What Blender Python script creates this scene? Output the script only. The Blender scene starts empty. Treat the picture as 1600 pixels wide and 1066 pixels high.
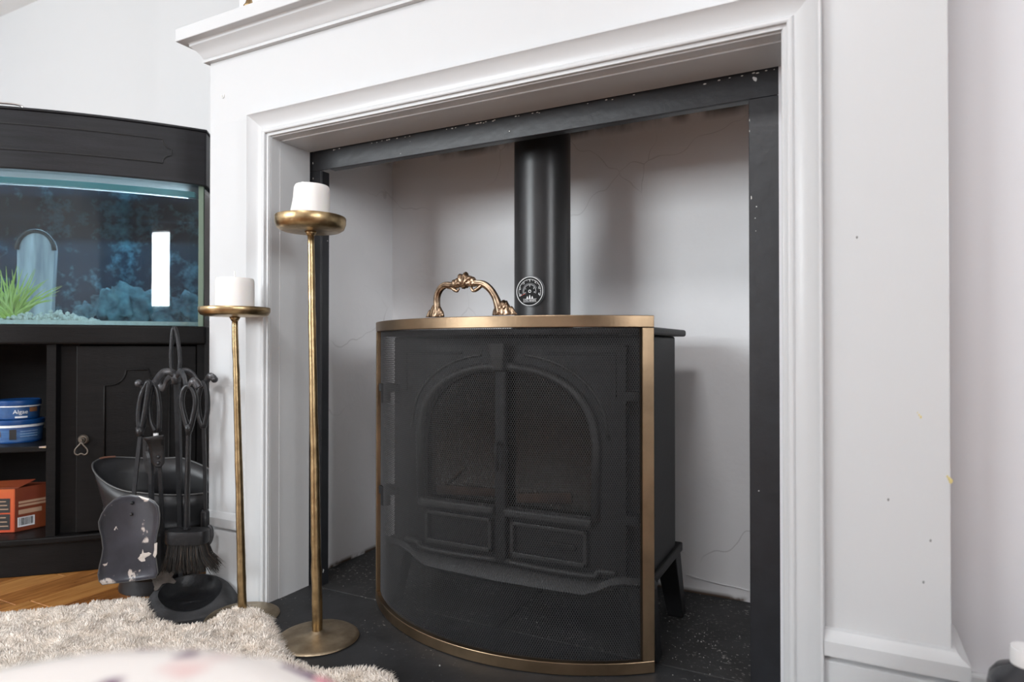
import bpy, bmesh, math, random
import numpy as np
from mathutils import Vector, Matrix, Euler, noise
random.seed(4); np.random.seed(4)
C = bpy.context.scene.collection
V = Vector
PI = math.pi

# ------------------------------------------------------------------ camera
YAW, PITCH, FPX = math.radians(27.2), math.radians(0.5), 1010.0
EYE = V((0, 0, 0.6))
cam_data = bpy.data.cameras.new('camera')
cam_data.sensor_width = 36.0
cam_data.lens = FPX / 1600 * 36
cam_data.clip_start = 0.02
cam_data.dof.use_dof = True
cam_data.dof.focus_distance = 1.36
cam_data.dof.aperture_fstop = 3.2
cam = bpy.data.objects.new('camera', cam_data)
cam.location = EYE
cam.rotation_euler = Euler((PI / 2 + PITCH, 0, YAW), 'XYZ')
C.objects.link(cam)
bpy.context.scene.camera = cam
FW = V((-math.sin(YAW) * math.cos(PITCH), math.cos(YAW) * math.cos(PITCH), math.sin(PITCH)))
RT = V((math.cos(YAW), math.sin(YAW), 0))
UP = RT.cross(FW)

def at(px, py, d):
    """world point seen at a measured spot of the photograph, at forward distance d (metres)"""
    return EYE + (FW + RT * ((px - 800) / FPX) - UP * ((py - 533) / FPX)) * d

def ground(px, py, z=0.0):
    r = FW + RT * ((px - 800) / FPX) - UP * ((py - 533) / FPX)
    return EYE + r * ((z - EYE.z) / r.z)

# ------------------------------------------------------------------ world, exposure, window and fill light
sc = bpy.context.scene
sc.view_settings.view_transform = 'Standard'
sc.view_settings.look = 'None'
sc.view_settings.gamma = 1
sc.view_settings.use_curve_mapping = False
sc.view_settings.exposure = 0.0
w = bpy.data.worlds.new('overcast_sky'); sc.world = w; w.use_nodes = True
w.node_tree.nodes['Background'].inputs[0].default_value = (0.80, 0.88, 1.0, 1)
w.node_tree.nodes['Background'].inputs[1].default_value = 1.6

def area(name, loc, rot, sx, sy, power, col=(1, 1, 1)):
    l = bpy.data.lights.new(name, 'AREA'); l.shape = 'RECTANGLE'; l.size = sx; l.size_y = sy
    l.energy = power; l.color = col
    o = bpy.data.objects.new(name, l); o.location = loc; o.rotation_euler = rot; C.objects.link(o)
    return o
# daylight through the wide window of the rear wall and the window of the right wall; the rest is added fill
area('window_light', (-3.05, -3.09, 1.58), Euler((PI / 2, 0, 0)), 2.3, 1.35, 215, (0.94, 0.975, 1.0))
area('right_window_light', (2.49, -1.93, 1.35), Euler((0, PI / 2, 0)), 0.8, 0.75, 75, (0.97, 0.98, 1.0))
area('near_right_fill', (2.49, -0.50, 1.35), Euler((0, PI / 2, 0)), 1.0, 0.8, 62, (0.98, 0.98, 1.0))  # added fill from the right, brightens jamb, firebox and right wall
area('ceiling_fill', (-0.4, -0.9, 2.44), Euler((0, 0, 0)), 0.5, 0.5, 34, (0.98, 0.98, 1.0))  # added overall fill under the ceiling, no lamp fitting there

# ------------------------------------------------------------------ materials
def mat(name, col, rough=0.5, metal=0.0, bump=0.0, bscale=60, var=0.0, vscale=8, col2=None,
        emis=None, stretch=None, coat=0.0, spec=0.5, detail=6, sss=0.0):
    m = bpy.data.materials.new(name); m.use_nodes = True
    nt = m.node_tree; b = nt.nodes['Principled BSDF']
    b.inputs['Base Color'].default_value = (*col, 1)
    b.inputs['Roughness'].default_value = rough
    b.inputs['Metallic'].default_value = metal
    b.inputs['Specular IOR Level'].default_value = spec
    if coat: b.inputs['Coat Weight'].default_value = coat
    if sss:
        b.inputs['Subsurface Weight'].default_value = sss
        b.inputs['Subsurface Radius'].default_value = (0.02, 0.015, 0.01)
        b.inputs['Subsurface Scale'].default_value = 0.5
    tc = nt.nodes.new('ShaderNodeTexCoord'); mp = nt.nodes.new('ShaderNodeMapping')
    nt.links.new(tc.outputs['Object'], mp.inputs['Vector'])
    if stretch: mp.inputs['Scale'].default_value = stretch
    if var or col2:
        n = nt.nodes.new('ShaderNodeTexNoise'); n.inputs['Scale'].default_value = vscale; n.inputs['Detail'].default_value = detail
        nt.links.new(mp.outputs[0], n.inputs['Vector'])
        cr = nt.nodes.new('ShaderNodeValToRGB')
        c2 = col2 or tuple(max(0, c * (1 - var)) for c in col)
        cr.color_ramp.elements[0].position = 0.32; cr.color_ramp.elements[1].position = 0.68
        cr.color_ramp.elements[0].color = (*c2, 1); cr.color_ramp.elements[1].color = (*col, 1)
        nt.links.new(n.outputs['Fac'], cr.inputs[0]); nt.links.new(cr.outputs[0], b.inputs['Base Color'])
    if bump:
        n2 = nt.nodes.new('ShaderNodeTexNoise'); n2.inputs['Scale'].default_value = bscale; n2.inputs['Detail'].default_value = 5
        nt.links.new(mp.outputs[0], n2.inputs['Vector'])
        bp = nt.nodes.new('ShaderNodeBump'); bp.inputs['Strength'].default_value = bump; bp.inputs['Distance'].default_value = 0.002
        nt.links.new(n2.outputs['Fac'], bp.inputs['Height']); nt.links.new(bp.outputs[0], b.inputs['Normal'])
    if emis:
        b.inputs['Emission Color'].default_value = (*emis[0], 1); b.inputs['Emission Strength'].default_value = emis[1]
    return m

def base_in(m):
    """current source of the base colour: (node tree, principled, socket or None)"""
    nt = m.node_tree; b = nt.nodes['Principled BSDF']; l = b.inputs['Base Color'].links
    return nt, b, (l[0].from_socket if l else None)

def overlay(m, fac_socket, col, rough=None):
    nt, b, src = base_in(m)
    mx = nt.nodes.new('ShaderNodeMix'); mx.data_type = 'RGBA'
    nt.links.new(fac_socket, mx.inputs[0])
    if src: nt.links.new(src, mx.inputs[6])
    else: mx.inputs[6].default_value = b.inputs['Base Color'].default_value
    mx.inputs[7].default_value = (*col, 1)
    nt.links.new(mx.outputs[2], b.inputs['Base Color'])

def noise_mask(m, scale, lo, hi, detail=4, stretch=(1, 1, 1), offset=(0, 0, 0)):
    nt = m.node_tree
    tc = nt.nodes.new('ShaderNodeTexCoord'); mp = nt.nodes.new('ShaderNodeMapping')
    mp.inputs['Scale'].default_value = stretch; mp.inputs['Location'].default_value = offset
    nt.links.new(tc.outputs['Object'], mp.inputs[0])
    n = nt.nodes.new('ShaderNodeTexNoise'); n.inputs['Scale'].default_value = scale; n.inputs['Detail'].default_value = detail
    nt.links.new(mp.outputs[0], n.inputs['Vector'])
    r = nt.nodes.new('ShaderNodeMapRange'); r.inputs[1].default_value = lo; r.inputs[2].default_value = hi
    nt.links.new(n.outputs['Fac'], r.inputs[0])
    return r.outputs[0]

def mul(m, a, b):
    nt = m.node_tree; x = nt.nodes.new('ShaderNodeMath'); x.operation = 'MULTIPLY'
    nt.links.new(a, x.inputs[0])
    if isinstance(b, float): x.inputs[1].default_value = b
    else: nt.links.new(b, x.inputs[1])
    return x.outputs[0]

def axis_range(m, axis, lo, hi):
    nt = m.node_tree; tc = nt.nodes.new('ShaderNodeTexCoord'); s = nt.nodes.new('ShaderNodeSeparateXYZ')
    nt.links.new(tc.outputs['Object'], s.inputs[0])
    r = nt.nodes.new('ShaderNodeMapRange'); r.inputs[1].default_value = lo; r.inputs[2].default_value = hi
    nt.links.new(s.outputs[axis], r.inputs[0]); return r.outputs[0]

M = {}
M['wall'] = mat('wall_paint', (0.70, 0.70, 0.725), 0.6, bump=0.10, bscale=90)
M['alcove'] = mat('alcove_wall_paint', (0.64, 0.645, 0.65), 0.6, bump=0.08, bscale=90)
M['ceil'] = mat('ceiling_paint', (0.85, 0.85, 0.84), 0.8, bump=0.05)
M['white'] = mat('white_gloss_paint', (0.59, 0.60, 0.61), 0.33, bump=0.06, bscale=45, stretch=(1, 1, .35), spec=.4)
M['fireplaster'] = mat('firebox_plaster', (0.86, 0.86, 0.87), 0.75, bump=0.35, bscale=55, var=.05, vscale=5)
def cracked(m):
    nt = m.node_tree
    # hairline cracks in the plaster
    tc = nt.nodes.new('ShaderNodeTexCoord'); n = nt.nodes.new('ShaderNodeTexNoise'); n.inputs['Scale'].default_value = 7
    nt.links.new(tc.outputs['Object'], n.inputs['Vector'])
    ad = nt.nodes.new('ShaderNodeVectorMath'); ad.operation = 'MULTIPLY_ADD'; ad.inputs[1].default_value = (.12, .12, .12)
    nt.links.new(n.outputs['Color'], ad.inputs[0]); nt.links.new(tc.outputs['Object'], ad.inputs[2])
    vo = nt.nodes.new('ShaderNodeTexVoronoi'); vo.feature = 'DISTANCE_TO_EDGE'; vo.inputs['Scale'].default_value = 3.2
    nt.links.new(ad.outputs[0], vo.inputs['Vector'])
    r = nt.nodes.new('ShaderNodeMapRange'); r.inputs[1].default_value = 0.004; r.inputs[2].default_value = 0.0015
    nt.links.new(vo.outputs['Distance'], r.inputs[0])
    msk = mul(m, r.outputs[0], noise_mask(m, 4.2, .50, .62, 2))
    overlay(m, mul(m, msk, 0.28), (0.22, 0.20, 0.19))
    # soot smears close under the closure plate, brown bare edge at the floor, old specks
    so = mul(m, axis_range(m, 2, 1.145, 1.175), noise_mask(m, 9, .46, .60, 5, (1, 1, .4)))
    overlay(m, so, (0.03, 0.03, 0.03))
    base = mul(m, axis_range(m, 2, .016, .006), noise_mask(m, 14, .40, .50, 5))
    overlay(m, base, (0.10, 0.065, 0.045))
cracked(M['fireplaster'])
M['slate'] = mat('black_slate', (0.027, 0.028, 0.031), 0.55, bump=0.6, bscale=30, var=.45, vscale=11)
overlay(M['slate'], mul(M['slate'], noise_mask(M['slate'], 160, .66, .74, 2), noise_mask(M['slate'], 6, .42, .62, 3)), (0.22, 0.21, 0.20))
M['slate_in'] = mat('dusty_slate', (0.030, 0.030, 0.031), 0.72, bump=0.8, bscale=26, var=.5, vscale=9)
overlay(M['slate_in'], mul(M['slate_in'], noise_mask(M['slate_in'], 150, .60, .72, 3), noise_mask(M['slate_in'], 5, .40, .62, 3)), (0.30, 0.29, 0.27))
M['iron_frame'] = mat('black_painted_steel', (0.017, 0.018, 0.022), 0.40, bump=0.28, bscale=60, var=.35, vscale=22, stretch=(1, 1, 1), spec=.55)
overlay(M['iron_frame'], noise_mask(M['iron_frame'], 48, .745, .76, 2), (0.62, 0.62, 0.62))
M['stove'] = mat('matt_black_cast_iron', (0.010, 0.0103, 0.0115), 0.50, bump=0.25, bscale=220, spec=.28)
M['stove_lit'] = mat('highlit_cast_iron', (0.034, 0.034, 0.035), 0.50, bump=0.3, bscale=120, spec=.45, var=.35, vscale=40)  # same black iron, with highlights on mouldings and ledges painted in as lighter colour
M['flue'] = mat('satin_black_flue_steel', (0.016, 0.016, 0.017), 0.34, bump=0.05, bscale=180, spec=.5)
M['glassdark'] = mat('sooty_stove_glass', (0.010, 0.009, 0.008), 0.10, spec=.35)
M['ember'] = mat('charred_log', (0.018, 0.010, 0.007), 0.9, bump=1, bscale=40, col2=(.05, .026, .015), vscale=18)
M['brass'] = mat('antique_brass', (0.36, 0.255, 0.16), 0.36, 1.0, bump=0.05, bscale=160, col2=(.19, .135, .085), vscale=9)
M['brass_hand'] = mat('aged_cast_brass', (0.44, 0.32, 0.22), 0.30, 1.0, bump=0.25, bscale=120, col2=(.10, .065, .04), vscale=70)
M['gold'] = mat('hammered_gold_metal', (0.53, 0.39, 0.215), 0.34, 1.0, bump=0.55, bscale=34, col2=(.30, .21, .11), vscale=45)
M['goldbase'] = mat('hammered_bronze_foot', (0.50, 0.41, 0.29), 0.46, 1.0, bump=1.0, bscale=30, col2=(.28, .22, .15), vscale=30)
M['wire'] = mat('black_mesh_wire', (0.042, 0.042, 0.044), 0.42, 0.2)
M['wax'] = mat('white_wax', (0.88, 0.86, 0.84), 0.42, sss=.25)
M['wick'] = mat('white_wick', (0.84, 0.82, 0.78), 0.8)
M['wrought'] = mat('wrought_iron', (0.018, 0.0185, 0.021), 0.38, .3, bump=0.55, bscale=85, var=.3, vscale=30)
M['pewter'] = mat('worn_grey_iron', (0.12, 0.12, 0.125), 0.38, .6, bump=0.6, bscale=90, col2=(.04, .04, .045), vscale=35)
M['footrim'] = mat('grey_worn_foot_iron', (0.065, 0.066, 0.07), 0.5, .3, bump=0.6, bscale=70, col2=(.03, .03, .033), vscale=20)
M['rust'] = mat('burnt_iron_claw', (0.16, 0.14, 0.125), 0.6, .3, bump=0.6, bscale=90, col2=(.06, .05, .045), vscale=40)
M['shovel'] = mat('scorched_black_enamel', (0.018, 0.019, 0.024), 0.30, .1, bump=0.15, bscale=40, col2=(.040, .040, .052), vscale=14)
overlay(M['shovel'], noise_mask(M['shovel'], 17, .625, .65, 5, (1, 1, .8), (.35, .1, .62)), (0.46, 0.40, 0.36))
M['bristle'] = mat('dark_bristle', (0.020, 0.017, 0.015), 0.75)
M['bristle2'] = mat('brown_bristle', (0.07, 0.045, 0.03), 0.75)
M['scuttle'] = mat('black_painted_tin', (0.014, 0.014, 0.016), 0.42, .2, bump=0.2, bscale=30, var=.3, vscale=10)
M['scuttle_rim'] = mat('worn_rim_metal', (0.10, 0.10, 0.10), 0.45, .5)
M['copper'] = mat('rusty_lip', (0.16, 0.07, 0.045), 0.7)
def grain(name, col, col2, rough, stretch, vscale=5, bump=.25, bscale=40, spec=.5):
    return mat(name, col, rough, bump=bump, bscale=bscale, col2=col2, vscale=vscale, stretch=stretch, spec=spec)
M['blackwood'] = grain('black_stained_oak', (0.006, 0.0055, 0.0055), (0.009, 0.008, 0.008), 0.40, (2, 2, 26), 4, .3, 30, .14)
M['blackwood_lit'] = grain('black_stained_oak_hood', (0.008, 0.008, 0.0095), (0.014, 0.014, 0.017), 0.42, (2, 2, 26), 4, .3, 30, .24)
M['groove'] = mat('routed_groove', (0.004, 0.004, 0.004), 0.6)
M['oldbrass'] = mat('dull_nickel_pull', (0.15, 0.13, 0.11), 0.45, .9, bump=.4, bscale=150)
M['chrome'] = mat('chrome', (0.8, 0.8, 0.8), 0.12, 1.0)
M['tin_blue'] = mat('blue_plastic_lid', (0.006, 0.055, 0.20), 0.35)
M['tin_body'] = mat('blue_printed_label', (0.03, 0.10, 0.26), 0.4, col2=(0.012, 0.035, 0.10), vscale=22)
M['tin_body2'] = mat('blue_striped_label', (0.07, 0.18, 0.36), 0.4, col2=(0.025, 0.06, 0.20), vscale=12, stretch=(1, 1, 9))
M['label_white'] = mat('white_print', (0.75, 0.77, 0.80), 0.5)
M['label_brown'] = mat('brown_fish_print', (0.22, 0.10, 0.045), 0.5)
M['label_black'] = mat('black_print', (0.012, 0.010, 0.010), 0.5)
M['box_red'] = mat('red_orange_card', (0.42, 0.04, 0.014), 0.5, col2=(0.48, 0.11, 0.012), vscale=6)
M['box_side'] = mat('dark_red_card', (0.13, 0.018, 0.010), 0.5, col2=(0.20, 0.045, 0.010), vscale=7)
M['box_text'] = mat('pale_print', (0.42, 0.27, 0.18), 0.5)
M['leaflet'] = mat('yellow_orange_leaflet', (0.72, 0.48, 0.10), 0.5, col2=(.25, .22, .35), vscale=60)
M['leaf'] = mat('bright_green_plastic_leaf', (0.52, 0.66, 0.08), 0.4, col2=(0.72, 0.82, 0.26), vscale=25)
M['pebble'] = mat('pale_aquarium_gravel', (0.95, 0.93, 0.84), 0.8, col2=(.8, .78, .68), vscale=120)
M['coral'] = mat('teal_grey_rock', (0.22, 0.42, 0.50), 0.8, bump=1, bscale=45, col2=(0.02, 0.07, 0.11), vscale=28)
M['filter'] = mat('off_white_plastic', (0.62, 0.62, 0.63), 0.4)
M['seal'] = mat('green_glass_edge', (0.20, 0.27, 0.20), 0.25)
M['bottle'] = mat('smoky_dark_plastic', (0.035, 0.037, 0.042), 0.22)
M['capwhite'] = mat('white_plastic_cap', (0.82, 0.82, 0.82), 0.4)
M['dial'] = mat('black_dial_face', (0.006, 0.006, 0.006), 0.6, spec=.2)
M['dial_white'] = mat('white_dial_print', (0.75, 0.75, 0.75), 0.4)
M['dial_grey'] = mat('grey_dial_band', (0.09, 0.09, 0.095), 0.5)
M['dial_red'] = mat('red_pointer', (0.45, 0.12, 0.10), 0.4)
M['rug'] = mat('cream_sheepskin', (0.94, 0.85, 0.76), 0.95, col2=(.97, .90, .83), vscale=30, spec=.1)
M['white_frame'] = mat('window_frame_paint', (0.82, 0.82, 0.82), 0.4)
M['curtain'] = mat('grey_curtain_cloth', (0.50, 0.50, 0.52), 0.9, bump=.2, bscale=200)
M['chip'] = mat('old_white_paint_chip', (0.72, 0.71, 0.68), 0.7)
M['yellow'] = mat('yellow_glue_spot', (0.62, 0.52, 0.22), 0.7)

def thin_glass(name, tint, gloss=1.0, ior=1.5, extra=0.0):
    m = bpy.data.materials.new(name); m.use_nodes = True; nt = m.node_tree; nt.nodes.clear()
    o = nt.nodes.new('ShaderNodeOutputMaterial'); mx = nt.nodes.new('ShaderNodeMixShader')
    t = nt.nodes.new('ShaderNodeBsdfTransparent'); g = nt.nodes.new('ShaderNodeBsdfGlossy'); f = nt.nodes.new('ShaderNodeFresnel')
    t.inputs[0].default_value = (*tint, 1); g.inputs['Roughness'].default_value = 0.02; f.inputs[0].default_value = ior
    g.inputs[0].default_value = (gloss, gloss, gloss, 1)
    ad = nt.nodes.new('ShaderNodeMath'); ad.operation = 'ADD'; ad.inputs[1].default_value = extra
    nt.links.new(f.outputs[0], ad.inputs[0])
    nt.links.new(ad.outputs[0], mx.inputs[0]); nt.links.new(t.outputs[0], mx.inputs[1]); nt.links.new(g.outputs[0], mx.inputs[2])
    nt.links.new(mx.outputs[0], o.inputs[0]); return m
M['glass'] = thin_glass('window_glass', (0.97, 0.98, 0.98))
M['tankglass'] = thin_glass('aquarium_glass', (0.88, 0.95, 0.96), 1.0, 1.5, .0)
M['water'] = thin_glass('aquarium_water', (0.80, 0.90, 0.96), 1.0, 1.12)

def wood_floor():
    ms = []
    for i, (a, b) in enumerate([((.40, .17, .045), (.22, .08, .018)), ((.52, .25, .075), (.34, .14, .035)), ((.30, .12, .03), (.17, .06, .015)), ((.45, .20, .055), (.19, .075, .02))]):
        m = mat('varnished_oak_%s' % 'abcd'[i], a, 0.26, bump=.08, bscale=20, col2=b, vscale=3.2, stretch=(14, 1.6, 1), detail=9, coat=.25)
        n = [x for x in m.node_tree.nodes if x.type == 'TEX_NOISE'][0]; n.inputs['Distortion'].default_value = 1.6
        ms.append(m)
    return ms
OAK = wood_floor()

def poster_mat():
    """printed underwater scene on the back of the aquarium (a flat backing sheet)"""
    m = mat('underwater_backing_print', (0.05, 0.12, 0.2), 0.45)
    nt = m.node_tree; b = nt.nodes['Principled BSDF']; N = nt.nodes.new; L = nt.links.new
    tc = N('ShaderNodeTexCoord'); sp = N('ShaderNodeSeparateXYZ'); L(tc.outputs['Object'], sp.inputs[0])
    z = N('ShaderNodeMapRange'); z.inputs[1].default_value = .66; z.inputs[2].default_value = 1.06; L(sp.outputs[2], z.inputs[0])
    n0 = N('ShaderNodeTexNoise'); n0.inputs['Scale'].default_value = 4.5; n0.inputs['Detail'].default_value = 3; L(tc.outputs['Object'], n0.inputs['Vector'])
    mt = N('ShaderNodeMath'); mt.operation = 'MULTIPLY_ADD'; mt.inputs[1].default_value = .35; L(n0.outputs['Fac'], mt.inputs[0])
    sb = N('ShaderNodeMath'); sb.operation = 'SUBTRACT'; sb.inputs[1].default_value = .17; L(z.outputs[0], sb.inputs[0]); L(sb.outputs[0], mt.inputs[2])
    cr = N('ShaderNodeValToRGB'); L(mt.outputs[0], cr.inputs[0]); e = cr.color_ramp.elements
    e[0].position = 0; e[0].color = (.010, .035, .06, 1); e[1].position = 1; e[1].color = (.05, .28, .42, 1)
    for p, c in [(.30, (.02, .075, .14)), (.5, (.06, .12, .21)), (.72, (.04, .12, .26)), (.86, (.03, .22, .42))]:
        x = e.new(p); x.color = (*c, 1)
    n1 = N('ShaderNodeTexNoise'); n1.inputs['Scale'].default_value = 13; n1.inputs['Detail'].default_value = 9; n1.inputs['Roughness'].default_value = .72
    L(tc.outputs['Object'], n1.inputs['Vector'])
    r1 = N('ShaderNodeMapRange'); r1.inputs[1].default_value = .5; r1.inputs[2].default_value = .68; L(n1.outputs['Fac'], r1.inputs[0])
    low = N('ShaderNodeMapRange'); low.inputs[1].default_value = .55; low.inputs[2].default_value = .15; L(z.outputs[0], low.inputs[0])
    low2 = N('ShaderNodeMapRange'); low2.inputs[1].default_value = .8; low2.inputs[2].default_value = .5; low2.inputs[4].default_value = .35; L(z.outputs[0], low2.inputs[0])
    mxm = N('ShaderNodeMath'); mxm.operation = 'MAXIMUM'; L(low.outputs[0], mxm.inputs[0]); L(low2.outputs[0], mxm.inputs[1])
    mm = N('ShaderNodeMath'); mm.operation = 'MULTIPLY'; L(r1.outputs[0], mm.inputs[0]); L(mxm.outputs[0], mm.inputs[1])
    mx = N('ShaderNodeMix'); mx.data_type = 'RGBA'; L(mm.outputs[0], mx.inputs[0]); L(cr.outputs[0], mx.inputs[6]); mx.inputs[7].default_value = (.25, .50, .58, 1)
    L(mx.outputs[2], b.inputs['Base Color'])
    return m
M['poster'] = poster_mat()

def floral():
    m = mat('floral_print_fabric', (0.80, 0.76, 0.73), 0.85, bump=.1, bscale=300, sss=0)
    def blot(scale, lo, hi, off, col, st=(1, 1, 1)):
        overlay(m, noise_mask(m, scale, lo, hi, 2, st, off), col)
    blot(11, .60, .66, (2.0, 0, 1), (0.74, 0.54, 0.52))
    blot(15, .64, .68, (5, 3, 1), (0.13, 0.05, 0.12))
    return m
M['floral'] = floral()
M['piping'] = mat('patterned_piping', (0.05, 0.09, 0.085), 0.8, col2=(0.17, 0.08, 0.14), vscale=14)
overlay(M['piping'], noise_mask(M['piping'], 16, .56, .6, 2, (1, 1, 1), (3, 2, 1)), (0.75, 0.68, 0.66))
overlay(M['piping'], noise_mask(M['piping'], 12, .56, .6, 2, (1, 1, 1), (1, 6, 1)), (0.60, 0.25, 0.28))
M['floral_side'] = mat('green_leaf_print_fabric', (0.09, 0.14, 0.12), 0.9, col2=(0.38, 0.27, 0.28), vscale=18)

# ------------------------------------------------------------------ mesh helpers
def obj(name, bm, m, parent=None, smooth=False, kind=None, bevel=0.0, seg=2, label=None, autosmooth=None):
    """link a bmesh given in WORLD coordinates; under a parent it is moved into the parent's space"""
    me = bpy.data.meshes.new(name)
    root = parent
    org = V((0, 0, 0))
    while root is not None:
        org += root.location; root = root.parent
    if org.length: bmesh.ops.translate(bm, verts=bm.verts, vec=-org)
    bm.to_mesh(me); bm.free()
    ms = m if isinstance(m, (list, tuple)) else [m]
    for x in ms: me.materials.append(x)
    if smooth: me.polygons.foreach_set('use_smooth', [True] * len(me.polygons))
    o = bpy.data.objects.new(name, me); C.objects.link(o)
    if parent: o.parent = parent
    if kind: o['kind'] = kind
    if label: o['label'] = label
    if bevel:
        b = o.modifiers.new('bevel', 'BEVEL'); b.width = bevel; b.segments = seg; b.limit_method = 'ANGLE'; b.angle_limit = math.radians(40)
    if autosmooth:
        me.polygons.foreach_set('use_smooth', [True] * len(me.polygons))
        es = o.modifiers.new('split', 'EDGE_SPLIT'); es.split_angle = math.radians(autosmooth)
    return o

def thing(name, label, cat, loc=(0, 0, 0), group=None):
    o = bpy.data.objects.new(name, None); o.empty_display_size = .05; C.objects.link(o)
    o.location = loc; o['label'] = label; o['category'] = cat
    if group: o['group'] = group
    return o
def tag(o, label, cat, group=None):
    o['label'] = label; o['category'] = cat
    if group: o['group'] = group
    return o
def struct(name, bm, m, parent=None, **k):
    return obj(name, bm, m, parent, kind='structure' if parent is None else None, **k)

def box(bm, x0, x1, y0, y1, z0, z1):
    vs = [bm.verts.new((x, y, z)) for x in (x0, x1) for y in (y0, y1) for z in (z0, z1)]
    for f in ((0, 1, 3, 2), (4, 6, 7, 5), (0, 4, 5, 1), (2, 3, 7, 6), (0, 2, 6, 4), (1, 5, 7, 3)):
        bm.faces.new([vs[i] for i in f])
    return bm
def B(*a): return box(bmesh.new(), *a)

def prism(bm, pts, vec):
    """extrude the polygon pts (3D) by vec"""
    a = [bm.verts.new(p) for p in pts]; b = [bm.verts.new(V(p) + V(vec)) for p in pts]
    n = len(pts); bm.faces.new(a[::-1]); bm.faces.new(b)
    for i in range(n): bm.faces.new((a[i], a[(i + 1) % n], b[(i + 1) % n], b[i]))
    return bm

def fix(bm):
    bmesh.ops.recalc_face_normals(bm, faces=bm.faces); return bm

def tube(bm, pts, rad, n=8, cap=True, lobes=0, lobe=0.0, flat=1.0, ref=None):
    """round tube through pts; rad is a number or a list; flat squashes it along the binormal"""
    pts = [V(p) for p in pts]; k = len(pts)
    rs = rad if isinstance(rad, (list, tuple)) else [rad] * k
    t0 = (pts[1] - pts[0]).normalized()
    u = V(ref) if ref else (V((0, 0, 1)) if abs(t0.z) < .9 else V((0, 1, 0)))
    u = (u - t0 * u.dot(t0)).normalized()
    rings = []
    for i in range(k):
        t = ((pts[min(i + 1, k - 1)] - pts[max(i - 1, 0)])).normalized()
        u = (u - t * u.dot(t)); u = u.normalized() if u.length > 1e-6 else t.orthogonal().normalized()
        v = t.cross(u)
        ring = []
        for j in range(n):
            a = 2 * PI * j / n; r = rs[i] * (1 + lobe * math.cos(lobes * a)) if lobes else rs[i]
            ring.append(bm.verts.new(pts[i] + u * (r * math.cos(a)) + v * (r * math.sin(a) * flat)))
        rings.append(ring)
    for i in range(k - 1):
        for j in range(n):
            bm.faces.new((rings[i][j], rings[i][(j + 1) % n], rings[i + 1][(j + 1) % n], rings[i + 1][j]))
    if cap: bm.faces.new(rings[0][::-1]); bm.faces.new(rings[-1])
    return bm

def spline(pts, n=6):
    """Catmull-Rom through pts"""
    P = [V(p) for p in pts]; P = [P[0] * 2 - P[1]] + P + [P[-1] * 2 - P[-2]]; out = []
    for i in range(1, len(P) - 2):
        for s in range(n):
            t = s / n
            out.append(.5 * ((2 * P[i]) + (P[i + 1] - P[i - 1]) * t + (2 * P[i - 1] - 5 * P[i] + 4 * P[i + 1] - P[i + 2]) * t * t + (3 * P[i] - P[i - 1] - 3 * P[i + 1] + P[i + 2]) * t ** 3))
    out.append(P[-2]); return out

def lathe(bm, c, prof, n=40, wob=0.0, closed=False, seed=0):
    """prof = [(radius, z)...] about the vertical through c"""
    c = V(c); rings = []
    for (r, z) in prof:
        ring = []
        for j in range(n):
            a = 2 * PI * j / n
            rr = r * (1 + wob * (noise.noise(V((math.cos(a) * 1.3 + seed, math.sin(a) * 1.3, z * 9))))) if wob else r
            ring.append(bm.verts.new(c + V((rr * math.cos(a), rr * math.sin(a), z))))
        rings.append(ring)
    for i in range(len(prof) - 1):
        for j in range(n):
            bm.faces.new((rings[i][j], rings[i][(j + 1) % n], rings[i + 1][(j + 1) % n], rings[i + 1][j]))
    bm.faces.new(rings[0][::-1]); bm.faces.new(rings[-1])
    return fix(bm)

def np_obj(name, verts, faces, m, parent=None, kind=None, smooth=False):
    me = bpy.data.meshes.new(name)
    verts = np.asarray(verts, dtype=np.float32)
    if parent is not None: verts = verts - np.array(parent.location, dtype=np.float32)
    faces = np.asarray(faces, dtype=np.int32); k = faces.shape[1]
    me.vertices.add(len(verts)); me.vertices.foreach_set('co', verts.ravel())
    me.loops.add(faces.size); me.loops.foreach_set('vertex_index', faces.ravel())
    me.polygons.add(len(faces)); me.polygons.foreach_set('loop_start', np.arange(0, faces.size, k, dtype=np.int32))
    me.polygons.foreach_set('loop_total', np.full(len(faces), k, dtype=np.int32))
    if smooth: me.polygons.foreach_set('use_smooth', np.ones(len(faces), dtype=bool))
    me.update(calc_edges=True); me.validate()
    me.materials.append(m)
    o = bpy.data.objects.new(name, me); C.objects.link(o)
    if parent: o.parent = parent
    if kind: o['kind'] = kind
    return o

# text as real flat lettering: returns a bmesh whose text lies in the local XY plane
def text_bm(s, size, ext=0.0004):
    cu = bpy.data.curves.new('t', 'FONT'); cu.body = s; cu.size = size; cu.extrude = ext; cu.align_x = 'CENTER'; cu.align_y = 'CENTER'
    cu.resolution_u = 3
    o = bpy.data.objects.new('t', cu); C.objects.link(o)
    dg = bpy.context.evaluated_depsgraph_get(); me = bpy.data.meshes.new_from_object(o.evaluated_get(dg))
    bm = bmesh.new(); bm.from_mesh(me); bpy.data.objects.remove(o); bpy.data.meshes.remove(me)
    return bm
def place(bm, c, ex, ey):
    ex = V(ex).normalized(); ez = ex.cross(V(ey)).normalized(); ey = ez.cross(ex)
    mt = Matrix(((ex.x, ey.x, ez.x, c[0]), (ex.y, ey.y, ez.y, c[1]), (ex.z, ey.z, ez.z, c[2]), (0, 0, 0, 1)))
    bmesh.ops.transform(bm, matrix=mt, verts=bm.verts); return bm

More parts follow.
